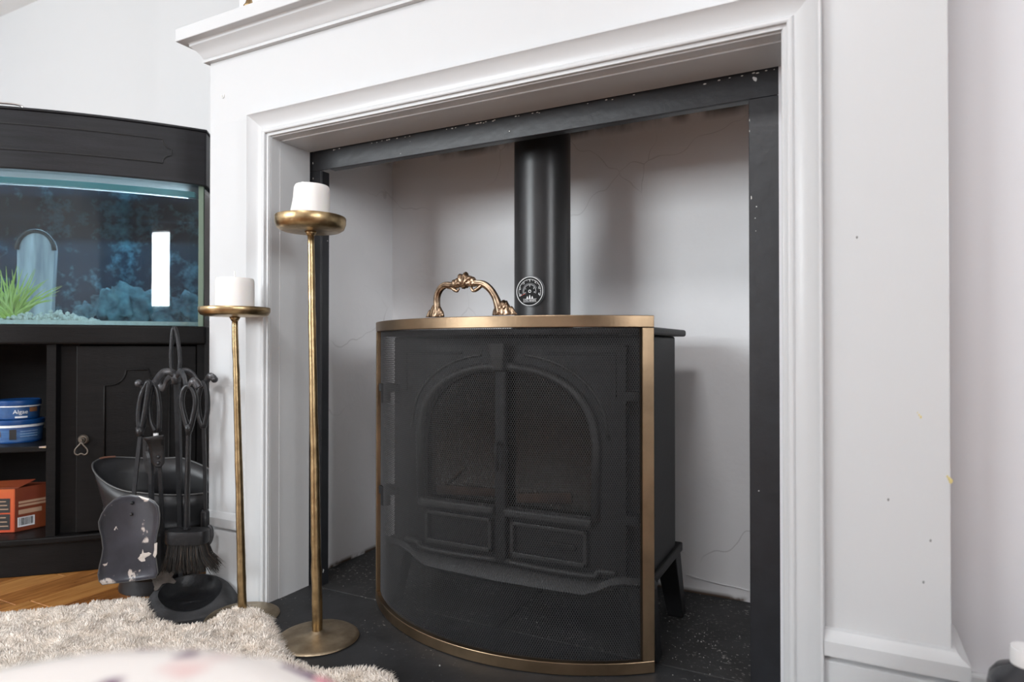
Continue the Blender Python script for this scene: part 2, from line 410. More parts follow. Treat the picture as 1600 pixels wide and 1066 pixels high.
# ------------------------------------------------------------------ key measures of the room (metres)
YP = 1.082            # front face of the surround
YW = 1.21             # face of the chimney breast
XL, XR = -1.192, -0.086     # jambs of the surround opening
ZT = 1.09             # head of the opening
XPL, XPR = -1.40, 0.131     # outer sides of the surround
ZF = 1.304            # top of the frieze

# ------------------------------------------------------------------ structure
X0, X1, Y0, YA, HT = -4.4, 2.4, -3.0, 1.95, 2.5
def holed_wall(name, axis, pos, a0, a1, h0, h1, z0, z1, thick):
    """wall across `axis` with one window hole [h0,h1]x[z0,z1]"""
    bm = bmesh.new()
    for (p, q, r, s) in ((a0, h0, 0, HT), (h1, a1, 0, HT), (h0, h1, 0, z0), (h0, h1, z1, HT)):
        if axis == 'x': box(bm, pos, pos + thick, p, q, r, s)
        else: box(bm, p, q, pos, pos + thick, r, s)
    return struct(name, bm, M['wall'])
struct('wall_left', B(X0 - .1, X0, Y0 - .1, YA + .1, 0, HT), M['wall'])
holed_wall('wall_rear', 'y', Y0 - .1, X0, X1, -4.2, -1.9, .9, 2.26, .1)
bm = bmesh.new()
for (p, q, r, s_) in ((Y0 - .1, -2.32, 0, HT), (-1.55, -.9, 0, HT), (-.1, YA + .1, 0, HT), (-2.32, -1.55, 0, .95), (-2.32, -1.55, 1.77, HT), (-.9, -.1, 0, .85), (-.9, -.1, 1.85, HT)):
    box(bm, X1, X1 + .1, p, q, r, s_)
struct('wall_right', bm, M['wall'])
struct('wall_alcove_left', B(X0, -1.45, YA, YA + .1, 0, HT), M['alcove'])
struct('wall_alcove_boxing', B(-2.745, -1.45, 1.85, YA - .001, 0, HT), M['alcove'])
struct('wall_alcove_right', B(.46, X1, YA, YA + .1, 0, HT), M['wall'])
# chimney breast: front with the opening, cheeks
bm = bmesh.new()
box(bm, -1.45, -1.238, YW, YA + .1, 0, HT); box(bm, -.10, .46, YW, YA + .1, 0, HT)
box(bm, -1.238, -.10, YW + .002, YA + .1, 1.19, HT)
struct('wall_chimney_breast', bm, M['wall'])
struct('wall_firebox_back', B(-1.238, -.10, 1.60, 1.70, 0, 1.19), M['fireplaster'])
struct('wall_firebox_left', B(-1.2385, -1.2365, YW + .003, 1.60, 0, 1.19), M['fireplaster'])
struct('wall_firebox_right', B(-.102, -.100, YW + .003, 1.60, 0, 1.19), M['fireplaster'])
M['register'] = mat('sooty_closure_plate', (0.05, 0.05, 0.05), 0.8, var=.5, vscale=12)
struct('ceiling_firebox', B(-1.236, -.102, YW + .04, 1.599, 1.184, 1.19), M['register'])
struct('ceiling', B(X0 - .1, X1 + .1, Y0 - .1, YA + .1, HT, HT + .1), M['ceil'])
struct('baseboard_right', B(XPR + .01, .46, YW - .016, YW, .0, .103), M['white'], bevel=.004)
struct('baseboard_left', B(X0, X0 + .016, Y0, YA, 0, .11), M['white'])
struct('baseboard_alcove', B(X0 + .016, -1.45, YA - .016, YA, 0, .11), M['white'])

# floor: sub-floor slab, single planks where the photograph shows them, the rest joined
floor = struct('floor', B(X0 - .1, X1 + .1, Y0 - .1, YA + .1, -.05, -.012), mat('subfloor', (.12, .06, .03), .8))
rest = bmesh.new(); npl = 0
xi = X0 + .04
rnd = random.Random(7)
plank_cache = {}
while xi < X1:
    x1 = min(xi + .098, X1); yy = Y0 - rnd.uniform(0, .6)
    if xi < -1.25: yy = Y0 + (0.812 - Y0) % .62 - .62 + (0 if abs(xi + 1.812) < .05 else rnd.uniform(-.3, .3))
    while yy < YA:
        ln = .62; ya, yb = max(yy, Y0), min(yy + ln, YA); yy += ln
        if yb - ya < .02: continue
        g = .0008
        hearth_hit = xi > -1.44 and xi < .30 and yb > .72
        near = -2.9 < xi < -1.40 and yb > .30
        if near and npl < 120:
            bm = B(xi + g, x1 - g, ya + g, yb - g, -.012, 0)
            m = OAK[1] if (xi < -1.66 and xi > -1.80 and ya < .82 < yb) else rnd.choice(OAK)
            o = obj('plank', bm, m, floor, bevel=.0012, seg=1); npl += 1
        elif not hearth_hit:
            box(rest, xi + g, x1 - g, ya + g, yb - g, -.012, 0)
        elif ya < .70:
            box(rest, xi + g, x1 - g, ya + g, .715, -.012, 0)
    xi += .098
obj('floorboards', rest, OAK[0], floor, kind='stuff')

# hearth of slate slabs
hearth = thing('hearth', 'black slate hearth slabs level with the wooden floor, running into the fireplace opening', 'hearth', (-.6, 1.0, 0))
for (a, b) in ((-1.405, .14), (.144, .28)):
    obj('slate_slab', B(a, b, .72, 1.2085, -.011, .004), M['slate'], hearth, bevel=.0015, seg=1)
for (a, b) in ((-1.234, -.66), (-.656, -.104)):
    obj('slate_slab', B(a, b, 1.2115, 1.598, -.011, .004), M['slate_in'], hearth, bevel=.0015, seg=1, label='dusty inner slab')
# crumbs of plaster lying about the slabs
bm = bmesh.new(); r3 = random.Random(11)
for i in range(110):
    if i < 75: x, y = r3.gauss(-.27, .05), r3.gauss(1.33, .07)
    else: x, y = r3.uniform(-1.2, -.12), r3.uniform(1.0, 1.55)
    if x > -.12 or y > 1.58 or y < .95: continue
    s = r3.uniform(.0005, .0013) * (1.6 if r3.random() < .08 else 1)
    bmesh.ops.create_icosphere(bm, subdivisions=1, radius=s, matrix=Matrix.Translation((x, y, .004 + s * .5)))
o = obj('plaster_crumbs', bm, mat('dusty_crumb', (.34, .33, .31), .9), kind='stuff'); tag(o, 'pale plaster crumbs strewn on the slate inside the fireplace', 'crumbs')

# windows
def window(name, axis, pos, a0, a1, z0, z1, nx, nz):
    e = bpy.data.objects.new(name, None); C.objects.link(e); e['kind'] = 'structure'
    f = bmesh.new()
    def bb(p, q, r, s, d=.03):
        if axis == 'x': box(f, pos - d, pos + d, p, q, r, s)
        else: box(f, p, q, pos - d, pos + d, r, s)
    bb(a0, a0 + .05, z0, z1); bb(a1 - .05, a1, z0, z1); bb(a0, a1, z0, z0 + .05); bb(a0, a1, z1 - .05, z1)
    for i in range(1, nx): x = a0 + (a1 - a0) * i / nx; bb(x - .015, x + .015, z0, z1, .02)
    for i in range(1, nz): z = z0 + (z1 - z0) * i / nz; bb(a0, a1, z - .015, z + .015, .02)
    obj('window_frame', f, M['white_frame'], e)
    for i in range(nx):
        for k in range(nz):
            p, q = a0 + (a1 - a0) * i / nx, a0 + (a1 - a0) * (i + 1) / nx
            r, s = z0 + (z1 - z0) * k / nz, z0 + (z1 - z0) * (k + 1) / nz
            g = B(pos - .002, pos + .002, p, q, r, s) if axis == 'x' else B(p, q, pos - .002, pos + .002, r, s)
            obj('pane', g, M['glass'], e)
window('window_1', 'y', Y0 - .05, -4.2, -1.9, .9, 2.26, 3, 1)
window('window_2', 'x', X1 + .05, -2.32, -1.55, .95, 1.77, 1, 1)
window('window_fill', 'x', X1 + .05, -.9, -.1, .85, 1.85, 1, 1)  # added unseen opening for the near right fill

# ------------------------------------------------------------------ fireplace surround
sur = thing('fireplace_surround', 'white painted wooden fireplace surround with moulded opening and mantel shelf', 'fireplace', (-.63, YP, 0))
obj('pillar', B(XPL, XL - .001, YP, YW, 0, ZT + .055), M['white'], sur, bevel=.0012, seg=2)
obj('pillar', B(XR + .001, XPR, YP, YW, 0, ZT + .055), M['white'], sur, bevel=.0012, seg=2)
obj('frieze', B(XPL + .0003, XPR - .0003, YP + .0002, YW, ZT + .0545, ZF + .05), M['white'], sur)
obj('head_lining', B(XL - .0, XR, YP + .03, YW - .003, ZT - .0025, ZT + .05), M['white'], sur)
obj('jamb_lining', B(XL - .04, XL + .0015, YP + .03, YW - .003, 0.004, ZT), M['white'], sur)
obj('jamb_lining', B(XR - .0015, XR + .04, YP + .03, YW - .003, 0.004, ZT), M['white'], sur)

def sweep(name, path, normals_out, prof, parent, m, smooth=35, close_ends=True):
    """mitred moulding: path of corner points with, for each point, the direction along which profile u is measured; prof = [(u, p)], p is toward -Y or given pvec"""
    bm = bmesh.new(); rings = []
    for P, (U, Pv) in zip(path, normals_out):
        rings.append([bm.verts.new(V(P) + V(U) * u + V(Pv) * p) for (u, p) in prof])
    for i in range(len(rings) - 1):
        for j in range(len(prof) - 1):
            bm.faces.new((rings[i][j], rings[i][j + 1], rings[i + 1][j + 1], rings[i + 1][j]))
    if close_ends:
        bm.faces.new(rings[0]); bm.faces.new(rings[-1][::-1])
    return obj(name, fix(bm), m, parent, autosmooth=smooth)

UO = .058
xo0, xo1, zo = XL - UO, XR + UO, ZT + UO
mprof = [(0, -.002), (0, .019), (.0015, .0215), (.0045, .0215), (.006, .0195), (.012, .0145), (.020, .0095), (.028, .0062), (.036, .0050),
         (.0385, .0050), (.0395, .0075), (.0415, .0100), (.0445, .0108), (.0475, .0100), (.049, .0085), (.049, .0035), (.054, .0035), (.0555, .0028), (.0555, -.004), (.0575, -.005), (.0575, -.035), (.05, -.035)]
out = V((0, -1, 0))
# three lengths mitred at the corners
sweep('opening_moulding', [(xo0, YP, 0.004), (xo0, YP, zo)], [((1, 0, 0), out), ((1, 0, -1), out)], mprof, sur, M['white'])
sweep('opening_moulding', [(xo0, YP, zo), (xo1, YP, zo)], [((1, 0, -1), out), ((-1, 0, -1), out)], mprof, sur, M['white'])
sweep('opening_moulding', [(xo1, YP, zo), (xo1, YP, 0.004)], [((-1, 0, -1), out), ((-1, 0, 0), out)], mprof, sur, M['white'])

# plinth moulding of the pillars: (projection, z)
pp = [(0, .004), (.010, .004), (.010, .150), (.008, .153), (.004, .155), (.004, .160), (.012, .162), (.020, .163), (.020, .184), (.017, .186), (.011, .190), (.006, .196), (0, .198)]
def plinth(xa, xb, left_open, right_open, dz=0):
    pth, nn = [], []
    if left_open:
        pth += [(xa - .0004, YW, 0), (xa - .0004, YP, 0)]; nn += [V((0, 0, 0)), V((0, -.6, 0))]
    else:
        pth += [(xa, YP, 0)]; nn += [V((0, -1, 0))]
    if right_open:
        pth += [(xb, YP, 0), (xb, YW, 0)]; nn += [V((1, -1, 0)), V((1, 0, 0))]
    else:
        pth += [(xb, YP, 0)]; nn += [V((0, -.6, 0))]
    bm = bmesh.new(); rings = [[bm.verts.new(V(P) + N * p + V((0, 0, z + (dz if z > .1 else 0)))) for (p, z) in pp] for P, N in zip(pth, nn)]
    for i in range(len(rings) - 1):
        for j in range(len(pp) - 1): bm.faces.new((rings[i][j], rings[i][j + 1], rings[i + 1][j + 1], rings[i + 1][j]))
    obj('plinth', fix(bm), M['white'], sur, autosmooth=30)
plinth(XPL, xo0, True, False); plinth(xo1, XPR, False, True, -.018)

# cornice under the shelf, and the shelf
cp = [(0, ZF), (.011, ZF), (.011, ZF + .006), (.009, ZF + .008), (.012, ZF + .010), (.015, ZF + .016), (.022, ZF + .026), (.030, ZF + .033), (.034, ZF + .036), (.034, ZF + .041), (.036, ZF + .0435)]
pth = [(XPL, YW, 0), (XPL, YP, 0), (XPR, YP, 0), (XPR, YW, 0)]; nn = [V((-1, 0, 0)), V((-1, -1, 0)), V((1, -1, 0)), V((1, 0, 0))]
bm = bmesh.new(); rings = [[bm.verts.new(V(P) + N * p + V((0, 0, z))) for (p, z) in cp] for P, N in zip(pth, nn)]
for i in range(3):
    for j in range(len(cp) - 1): bm.faces.new((rings[i][j], rings[i][j + 1], rings[i + 1][j + 1], rings[i + 1][j]))
obj('cornice', fix(bm), M['white'], sur, autosmooth=30)
SO = .056
obj('mantel_shelf', B(XPL - SO, XPR + SO, YP - SO, YW, ZF + .0435, ZF + .075), M['white'], sur, bevel=.002)
# small dents and a chip in the paint
for (x, z) in ((-1.353, 1.215),):
    bm = bmesh.new(); tube(bm, spline([(x - .004, YP - .0005, z + .004), (x - .002, YP - .001, z - .004), (x + .003, YP - .001, z - .004), (x + .004, YP - .0005, z + .004)]), .0009, 5)
    obj('paint_chip', bm, M['chip'], sur)
for (px, py) in ((1339, 371), (1388, 781), (1443, 910), (1454, 845)):
    r = FW + RT * ((px - 800) / FPX) - UP * ((py - 533) / FPX); p = EYE + r * (YP / r.y)
    bm = bmesh.new(); bmesh.ops.create_icosphere(bm, subdivisions=1, radius=.0016, matrix=Matrix.Translation(p) @ Matrix.Diagonal((1, .3, 1.5, 1)))
    obj('dent', bm, mat('dent_grey', (.22, .22, .22), .8) if 'dent_grey' not in bpy.data.materials else bpy.data.materials['dent_grey'], sur)
for (px, py, s) in ((1487, 752, .0035), (1440, 652, .002)):
    r = FW + RT * ((px - 800) / FPX) - UP * ((py - 533) / FPX); p = EYE + r * (YP / r.y)
    bm = bmesh.new()
    for k in range(3):
        bmesh.ops.create_icosphere(bm, subdivisions=1, radius=s * (1 - .25 * k), matrix=Matrix.Translation(p + V((-.001 - k * .002, 0, k * .003))) @ Matrix.Diagonal((.8, .25, 1.2, 1)))
    obj('glue_spot', bm, M['yellow'], sur, label='yellow spot')

# ornament on the shelf
orn = lathe(bmesh.new(), (0, 0, 0), [(.012, 0), (.013, .004), (.009, .010), (.006, .02), (.010, .03), (.008, .045), (.003, .055)], 20)
tmp = at(375, 3, 1.23); bmesh.ops.translate(orn, verts=orn.verts, vec=V((-1.215, 1.041, ZF + .075)))
o = obj('gold_ornament', orn, M['gold'], smooth=True); tag(o, 'small gold-coloured ornament on the left end of the mantel shelf, only its foot in view', 'ornament')

# ------------------------------------------------------------------ black iron frame inside the opening
fr = thing('iron_frame', 'black painted steel lining frame inside the white surround, with chipped paint', 'frame', (-.65, YW, 0))
bm = bmesh.new(); box(bm, XL - .01, XR + .012, 1.2125, 1.2165, 1.040, 1.1005)
box(bm, XL + .058, -.15, 1.2165, 1.236, 1.040, 1.044)
obj('beam', bm, M['iron_frame'], fr, bevel=.0008, seg=1)
bm = bmesh.new(); box(bm, XL - .008, -1.159, 1.2128, 1.2162, 0.004, 1.0395); box(bm, -1.162, -1.1585, 1.2162, 1.242, .004, 1.0395)
obj('post', bm, M['iron_frame'], fr, bevel=.0008, seg=1)
bm = bmesh.new(); box(bm, -.1495, XR + .012, 1.2105, 1.2160, 0.004, 1.0392); box(bm, -.1495, -.146, 1.2160, 1.242, .004, 1.0392)
obj('post', bm, M['iron_frame'], fr, bevel=.0008, seg=1)
# ragged filler along the edges between lining and frame
bm = bmesh.new(); r4 = random.Random(3)
for i in range(90):
    t = r4.random(); x = XL + .01 + t * (XR - XL - .02)
    if noise.noise(V((x * 9, 0, 0))) < -.05: continue
    bmesh.ops.create_icosphere(bm, subdivisions=1, radius=r4.uniform(.0008, .0018), matrix=Matrix.Translation((x, 1.2118, ZT - .004 - abs(r4.gauss(0, .0012)))) @ Matrix.Diagonal((1.9, .5, .8, 1)))
for i in range(90):
    z = r4.uniform(.05, 1.07)
    if noise.noise(V((z * 7, 3, 0))) < -.1: continue
    bmesh.ops.create_icosphere(bm, subdivisions=1, radius=r4.uniform(.0008, .0018), matrix=Matrix.Translation((XL + .006 + abs(r4.gauss(0, .001)), 1.2122, z)) @ Matrix.Diagonal((.7, .5, 2.4, 1)))
obj('chipped_filler', bm, M['chip'], fr, kind='stuff')
bm = bmesh.new()
for (px, py, sx, sz) in ((1171, 188, .5, 2.2), (1174, 309, .8, 3.2), (1182, 323, 1, 1), (1180, 341, .8, .8), (1181, 361, .6, .6), (657, 201, 1.2, 1), (796, 205, .8, .8), (1171, 205, .4, 2)):
    r = FW + RT * ((px - 800) / FPX) - UP * ((py - 533) / FPX); p = EYE + r * (1.2108 / r.y)
    bmesh.ops.create_icosphere(bm, subdivisions=1, radius=.0017, matrix=Matrix.Translation(p) @ Matrix.Diagonal((sx, .3, sz, 1)))
obj('paint_spots', bm, M['chip'], fr, kind='stuff', label='white paint spots')

# plaster lumps: crack ridge on the back wall foot
bm = bmesh.new(); tube(bm, spline([(-.345, 1.599, .045), (-.31, 1.598, .040), (-.27, 1.597, .036), (-.235, 1.598, .034), (-.20, 1.599, .030)]), [.001, .0015, .0025, .003, .002, .002] + [.001] * 19, 6)
obj('plaster_crack', bm, M['fireplaster'], bpy.data.objects['wall_firebox_back'])

# ------------------------------------------------------------------ stove
SX = -.637
st = thing('wood_burning_stove', 'black double-door wood-burning stove standing behind the curved mesh screen', 'stove', (SX, 1.34, .004))
obj('body', B(SX - .302, SX + .302, 1.222, 1.447, .150, .622), M['stove'], st, bevel=.004)
obj('top_plate', B(SX - .319, SX + .319, 1.195, 1.482, .6225, .6375), M['stove'], st, bevel=.005, seg=3)
# legs: splayed, with the lower ledge
def leg(xc, yc, dx, dy):
    bm = bmesh.new()
    a = .024; b = .017
    top = [(xc - a, yc - a, .15), (xc + a, yc - a, .15), (xc + a, yc + a, .15), (xc - a, yc + a, .15)]
    x2, y2 = xc + dx, yc + dy
    bot = [(x2 - b, y2 - b, .004), (x2 + b, y2 - b, .004), (x2 + b, y2 + b, .004), (x2 - b, y2 + b, .004)]
    t = [bm.verts.new(p) for p in top]; q = [bm.verts.new(p) for p in bot]
    bm.faces.new(t); bm.faces.new(q[::-1])
    for i in range(4): bm.faces.new((t[i], q[i], q[(i + 1) % 4], t[(i + 1) % 4]))
    return fix(bm)
for sx in (-1, 1):
    obj('leg', leg(SX + sx * .285, 1.235, sx * .022, -.01), M['stove'], st, bevel=.003)
    obj('leg', leg(SX + sx * .285, 1.438, sx * .018, .016), M['stove'], st, bevel=.003)
# apron: belly-shaped ledge at the front plus side ledges
bm = bmesh.new(); n = 24; rows = []
for i in range(n + 1):
    t = i / n; x = SX - .318 + .636 * t; s = abs(2 * t - 1)
    zb = .112 if s < .62 else .112 + .028 * min(1, (s - .62) / .16)
    zb = zb - .006 * (1 - s) if s < .62 else zb
    yf = 1.176 + .028 * s ** 4
    rows.append([(x, 1.235, zb + .004), (x, yf + .012, zb), (x, yf, zb + .010), (x, yf + .004, zb + .022), (x, yf + .022, .150), (x, 1.235, .154)])
vv = [[bm.verts.new(p) for p in r] for r in rows]
for i in range(n):
    for j in range(5): bm.faces.new((vv[i][j], vv[i + 1][j], vv[i + 1][j + 1], vv[i][j + 1]))
bm.faces.new(vv[0]); bm.faces.new(vv[-1][::-1])
obj('apron', fix(bm), M['stove_lit'], st, autosmooth=50)
for sx in (-1, 1):
    x = SX + sx * .310
    obj('side_ledge', B(min(x, x - sx * .02), max(x, x - sx * .02) + 0, 1.2, 1.482, .138, .158), M['stove'], st, bevel=.003)
obj('bottom_plate', B(SX - .29, SX + .29, 1.236, 1.44, .128, .15), M['stove'], st)
# doors
def arch_z(u, hw, zs, h, e=2.3):
    u = min(1, abs(u) / hw); return zs + h * (1 - u ** e) ** (1 / e)
def arch_pts(hw, zs, h, x0, x1, n=22, e=2.3):
    return [(x0 + (x1 - x0) * i / n, arch_z(x0 + (x1 - x0) * i / n, hw, zs, h, e)) for i in range(n + 1)]
for sx in (-1, 1):
    d = obj('door', bmesh_door := bmesh.new(), M['stove'], st) if False else None
    # door slab made of strips around an arched window
    bm = bmesh.new(); hw, zs, h = .197, .40, .150; n = 26
    yf, yb = 1.196, 1.221
    us = [.006 + (hw - .006 - .0001) * i / n for i in range(n + 1)]
    front = []
    def q(p):  # front and back wall of a quad patch
        a = [bm.verts.new((SX + sx * x, yf, z)) for x, z in p]; b = [bm.verts.new((SX + sx * x, yb, z)) for x, z in p]
        bm.faces.new(a); bm.faces.new(b[::-1])
        for i in range(len(p)): bm.faces.new((a[i], b[i], b[(i + 1) % len(p)], a[(i + 1) % len(p)]))
    for i in range(n):
        q([(us[i], arch_z(us[i], hw, zs, h)), (us[i + 1], arch_z(us[i + 1], hw, zs, h)), (us[i + 1], .603), (us[i], .603)])
    q([(hw, .262), (.266, .262), (.266, .603), (hw, .603)])
    q([(.006, .152), (.266, .152), (.266, .262), (.006, .262)])
    door = obj('door', fix(bm), M['stove'], st)
    # arch moulding: fat inner rim and thin outer line
    pin = [(SX + sx * .205, yf, .262)] + [(SX + sx * x, yf - .001, z) for x, z in arch_pts(.208, .40, .158, .2079, .004, 30)]
    obj('arch_moulding', tube(bmesh.new(), pin, .0125, 8, flat=.75, ref=(0, -1, 0)), M['stove_lit'], door, smooth=True)
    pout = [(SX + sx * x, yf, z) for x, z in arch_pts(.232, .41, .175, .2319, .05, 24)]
    obj('arch_bead', tube(bmesh.new(), pout, .0035, 6), M['stove_lit'], door, smooth=True)
    # sunk spandrel line and top edge
    obj('spandrel_bead', tube(bmesh.new(), [(SX + sx * .10, yf, .586), (SX + sx * .246, yf, .586), (SX + sx * .246, yf, .50)], .0025, 6), M['stove'], door)
    # sill bar and lower panel
    obj('sill', B(min(SX + sx * .012, SX + sx * .202), max(SX + sx * .012, SX + sx * .202), yf - .022, yf + .004, .250, .268), M['stove_lit'], door, bevel=.005, seg=3)
    a, b = sorted((SX + sx * .022, SX + sx * .190))
    bm = bmesh.new()
    for (p, r, z0, z1) in ((a, b, .232, .240), (a, b, .168, .178), (a, a + .008, .168, .240), (b - .008, b, .168, .240)): box(bm, p, r, yf - .010, yf + .001, z0, z1)
    obj('panel_moulding', bm, M['stove_lit'], door, bevel=.002)
    obj('lower_rim', tube(bmesh.new(), spline([(SX + sx * .01, yf - .006, .155), (SX + sx * .12, yf - .008, .153), (SX + sx * .20, yf - .006, .155), (SX + sx * .212, yf - .004, .165), (SX + sx * .246, yf - .003, .166)]), .006, 8), M['stove_lit'], door, smooth=True)
    # glass
    gl = bmesh.new(); pts = [(SX + sx * .006, 1.209, .262), (SX + sx * .197, 1.209, .262)] + [(SX + sx * x, 1.209, z) for x, z in arch_pts(.197, .40, .15, .197, .006, 20)]
    prism(gl, pts, (0, .004, 0)); obj('door_glass', fix(gl), M['glassdark'], door)
    # hinges
    for z in (.503, .268):
        bm = bmesh.new(); xx = SX + sx * .268
        box(bm, min(xx, xx + sx * .05), max(xx, xx + sx * .05), 1.186, 1.216, z - .006, z + .012)
        tube(bm, [(xx + sx * .034, 1.192, z - .032), (xx + sx * .034, 1.192, z + .012)], .011, 10)
        obj('hinge', bm, M['stove'], door, bevel=.001, seg=1)
# keystone and meeting bar
bm = bmesh.new()
a = [bm.verts.new(p) for p in ((SX - .013, 1.172, .550), (SX + .013, 1.172, .550), (SX + .019, 1.165, .606), (SX - .019, 1.165, .606))]
b = [bm.verts.new(p) for p in ((SX - .013, 1.197, .550), (SX + .013, 1.197, .550), (SX + .019, 1.197, .606), (SX - .019, 1.197, .606))]
bm.faces.new(a); bm.faces.new(b[::-1])
for i in range(4): bm.faces.new((a[i], b[i], b[(i + 1) % 4], a[(i + 1) % 4]))
obj('keystone', fix(bm), M['stove_lit'], st, bevel=.003)
obj('meeting_bar', B(SX - .013, SX + .013, 1.184, 1.1965, .150, .55), M['stove'], st, bevel=.004, seg=3)
obj('door_latch', tube(bmesh.new(), spline([(SX, 1.182, .40), (SX, 1.168, .395), (SX + .002, 1.166, .37), (SX, 1.172, .345)]), .005, 8), M['stove'], st, smooth=True)
bm = bmesh.new(); box(bm, SX + .10, SX + .165, 1.190, 1.1965, .196, .209)
obj('maker_plate', bm, M['stove'], st, bevel=.002)
# logs behind the glass are charred and barely seen
for (x0, x1, y, z, r) in ((-.15, -.03, 1.2145, .285, .02),): pass
bm = bmesh.new(); tube(bm, [(SX - .17, 1.206, .282), (SX - .02, 1.206, .290)], [.011, .009], 8, flat=.3, ref=(0, 0, 1)); tube(bm, [(SX + .03, 1.206, .284), (SX + .15, 1.206, .296)], [.010, .012], 8, flat=.3, ref=(0, 0, 1))
tube(bm, [(SX - .14, 1.206, .30), (SX - .10, 1.206, .335)], [.009, .006], 8, flat=.3, ref=(0, 1, 0))
obj('charred_logs', bm, M['ember'], st, smooth=True)

# flue pipe with collar
FX, FY = -.6255, 1.372
fl = thing('flue_pipe', 'satin black round flue pipe rising from the stove top behind the screen handle', 'flue', (FX, FY, .64))
obj('pipe', lathe(bmesh.new(), (FX, FY, 0), [(.0655, .642), (.0655, 1.183)], 64), M['flue'], fl, autosmooth=40)
obj('collar', lathe(bmesh.new(), (FX, FY, 0), [(.0715, .6405), (.0722, .6445), (.0715, .664), (.0700, .6665), (.066, .667)], 64), M['flue'], fl, autosmooth=40)
# thermometer
th = thing('flue_thermometer', 'round black flue thermometer with white dial markings stuck on the flue pipe', 'thermometer', (FX, FY - .07, .731))
nv = V((-.10, -.995, 0)).normalized(); ex = V((-nv.y, nv.x, 0)) * 1; ex = V((.995, -.10, 0)).normalized(); ez = V((0, 0, 1))
tcn = V((FX, FY, .7305)) + nv * .0665 + ex * (-.0235 + .0)
tcn = V((FX, FY, .7305)) + V((-.43, -.90, 0)).normalized() * .0675
nv = V((-.22, -.975, 0)).normalized(); ex = V((-nv.y, nv.x, 0)); ex = ex if ex.x > 0 else -ex
tcn = at(829, 455.5, 1.0); dr = (tcn - EYE)
# point on the pipe surface in that direction
bq = V((dr.x, dr.y)); A_ = bq.dot(bq); B_ = -2 * bq.dot(V((FX, FY))); C_ = FX * FX + FY * FY - .0665 ** 2
tt = (-B_ - math.sqrt(B_ * B_ - 4 * A_ * C_)) / (2 * A_)
tcn = EYE + dr * tt; nv = V((tcn.x - FX, tcn.y - FY, 0)).normalized(); ex = V((-nv.y, nv.x, 0)); ex = ex if ex.x > 0 else -ex
RD = .0325
def disc(r0, r1, d0, d1, a0=0, a1=360, n=64, off=(0, 0)):
    """flat ring or sector on the dial"""
    bm = bmesh.new(); full = a1 - a0 >= 360; k = n if full else n + 1; L = []
    for i in range(k):
        a = math.radians(a0 + (a1 - a0) * i / n); dv = ex * math.cos(a) + ez * math.sin(a)
        L.append([bm.verts.new(tcn + dv * r + nv * d + ex * off[0] + ez * off[1]) for r, d in ((r0, d0), (r1, d0), (r1, d1), (r0, d1))])
    for i in range(n if full else n):
        A, Bq = L[i], L[(i + 1) % k]
        for j in range(4): bm.faces.new((A[j], A[(j + 1) % 4], Bq[(j + 1) % 4], Bq[j]))
    return fix(bm)
obj('dial', disc(.00005, RD, -.004, .004), M['dial'], th)
obj('rim', disc(RD - .0012, RD, .004, .0052), M['dial_white'], th, label='white outer ring')
obj('rim_back', disc(RD, RD + .0022, -.003, .0015), M['dial_grey'], th)
obj('scale_ring', disc(.0165, .0185, .004, .0044, 20, 200), M['dial_grey'], th)
obj('scale_ring', disc(.0265, .0272, .004, .0044, -25, 205), M['dial_white'], th)
obj('scale_ring', disc(.0145, .0151, .004, .0044, -20, 200), M['dial_white'], th)
obj('hub', disc(.0022, .0034, .004, .005), M['dial_white'], th)
bm = bmesh.new()
for k in range(22):
    a = math.radians(-20 + 220 * k / 21); dv = ex * math.cos(a) + ez * math.sin(a); L2 = .0036 if k % 3 == 0 else .002
    if k % 3 == 1: continue
    p0 = tcn + dv * (.0272 - L2) + nv * .0042; p1 = tcn + dv * .0272 + nv * .0042
    tube(bm, [p0, p1], .0004, 4)
obj('tick_marks', bm, M['dial_white'], th, kind='stuff')
for (s, ang, rr, size) in (('0', 200, .0235, .007), ('1', 165, .0235, .0065), ('2', 128, .0235, .0065), ('3', 90, .0235, .0065), ('4', 55, .0235, .0065), ('5', 18, .0235, .0065), ('6', -16, .0235, .007),
                           ('C', 200, .0115, .005), ('1', 150, .0115, .005), ('2', 90, .0120, .005), ('3', 32, .0115, .005), ('4', -12, .0115, .005)):
    a = math.radians(ang); obj('numeral', place(text_bm(s, size), tcn + (ex * math.cos(a) + ez * math.sin(a)) * rr + nv * .0044, ex, ez), M['dial_white'], th)
obj('lettering', place(text_bm('LOG BARN', .0062), tcn - ez * .0205 + nv * .0048, ex, ez), M['dial_white'], th)
bm = bmesh.new()
for (u, v) in ((-.0165, -.0172), (.0165, -.0172)): pass
for zz in (-.0170, -.0238): tube(bm, [tcn + ex * -.0165 + ez * zz + nv * .0044, tcn + ex * .0165 + ez * zz + nv * .0044], .00035, 4)
obj('logo_border', bm, M['dial_white'], th)
bm = bmesh.new()
for (u, hh) in ((-.006, .006), (0, .009), (.006, .006)):
    prism(bm, [tcn + ex * (u - .0022) + ez * -.0165 + nv * .0041, tcn + ex * (u + .0022) + ez * -.0165 + nv * .0041, tcn + ex * (u + .0012) + ez * (-.0165 + hh * .6) + nv * .0041, tcn + ex * u + ez * (-.0165 + hh) + nv * .0041, tcn + ex * (u - .0012) + ez * (-.0165 + hh * .6) + nv * .0041], nv * .0005)
obj('tree_logo', fix(bm), M['dial_white'], th, label='three white pointed trees')
a = math.radians(205); dv = ex * math.cos(a) + ez * math.sin(a)
obj('pointer', tube(bmesh.new(), [tcn + dv * .012 + nv * .0055, tcn + dv * .024 + nv * .0055], [.0010, .0004], 5), M['dial_red'], th, label='small red pointer')

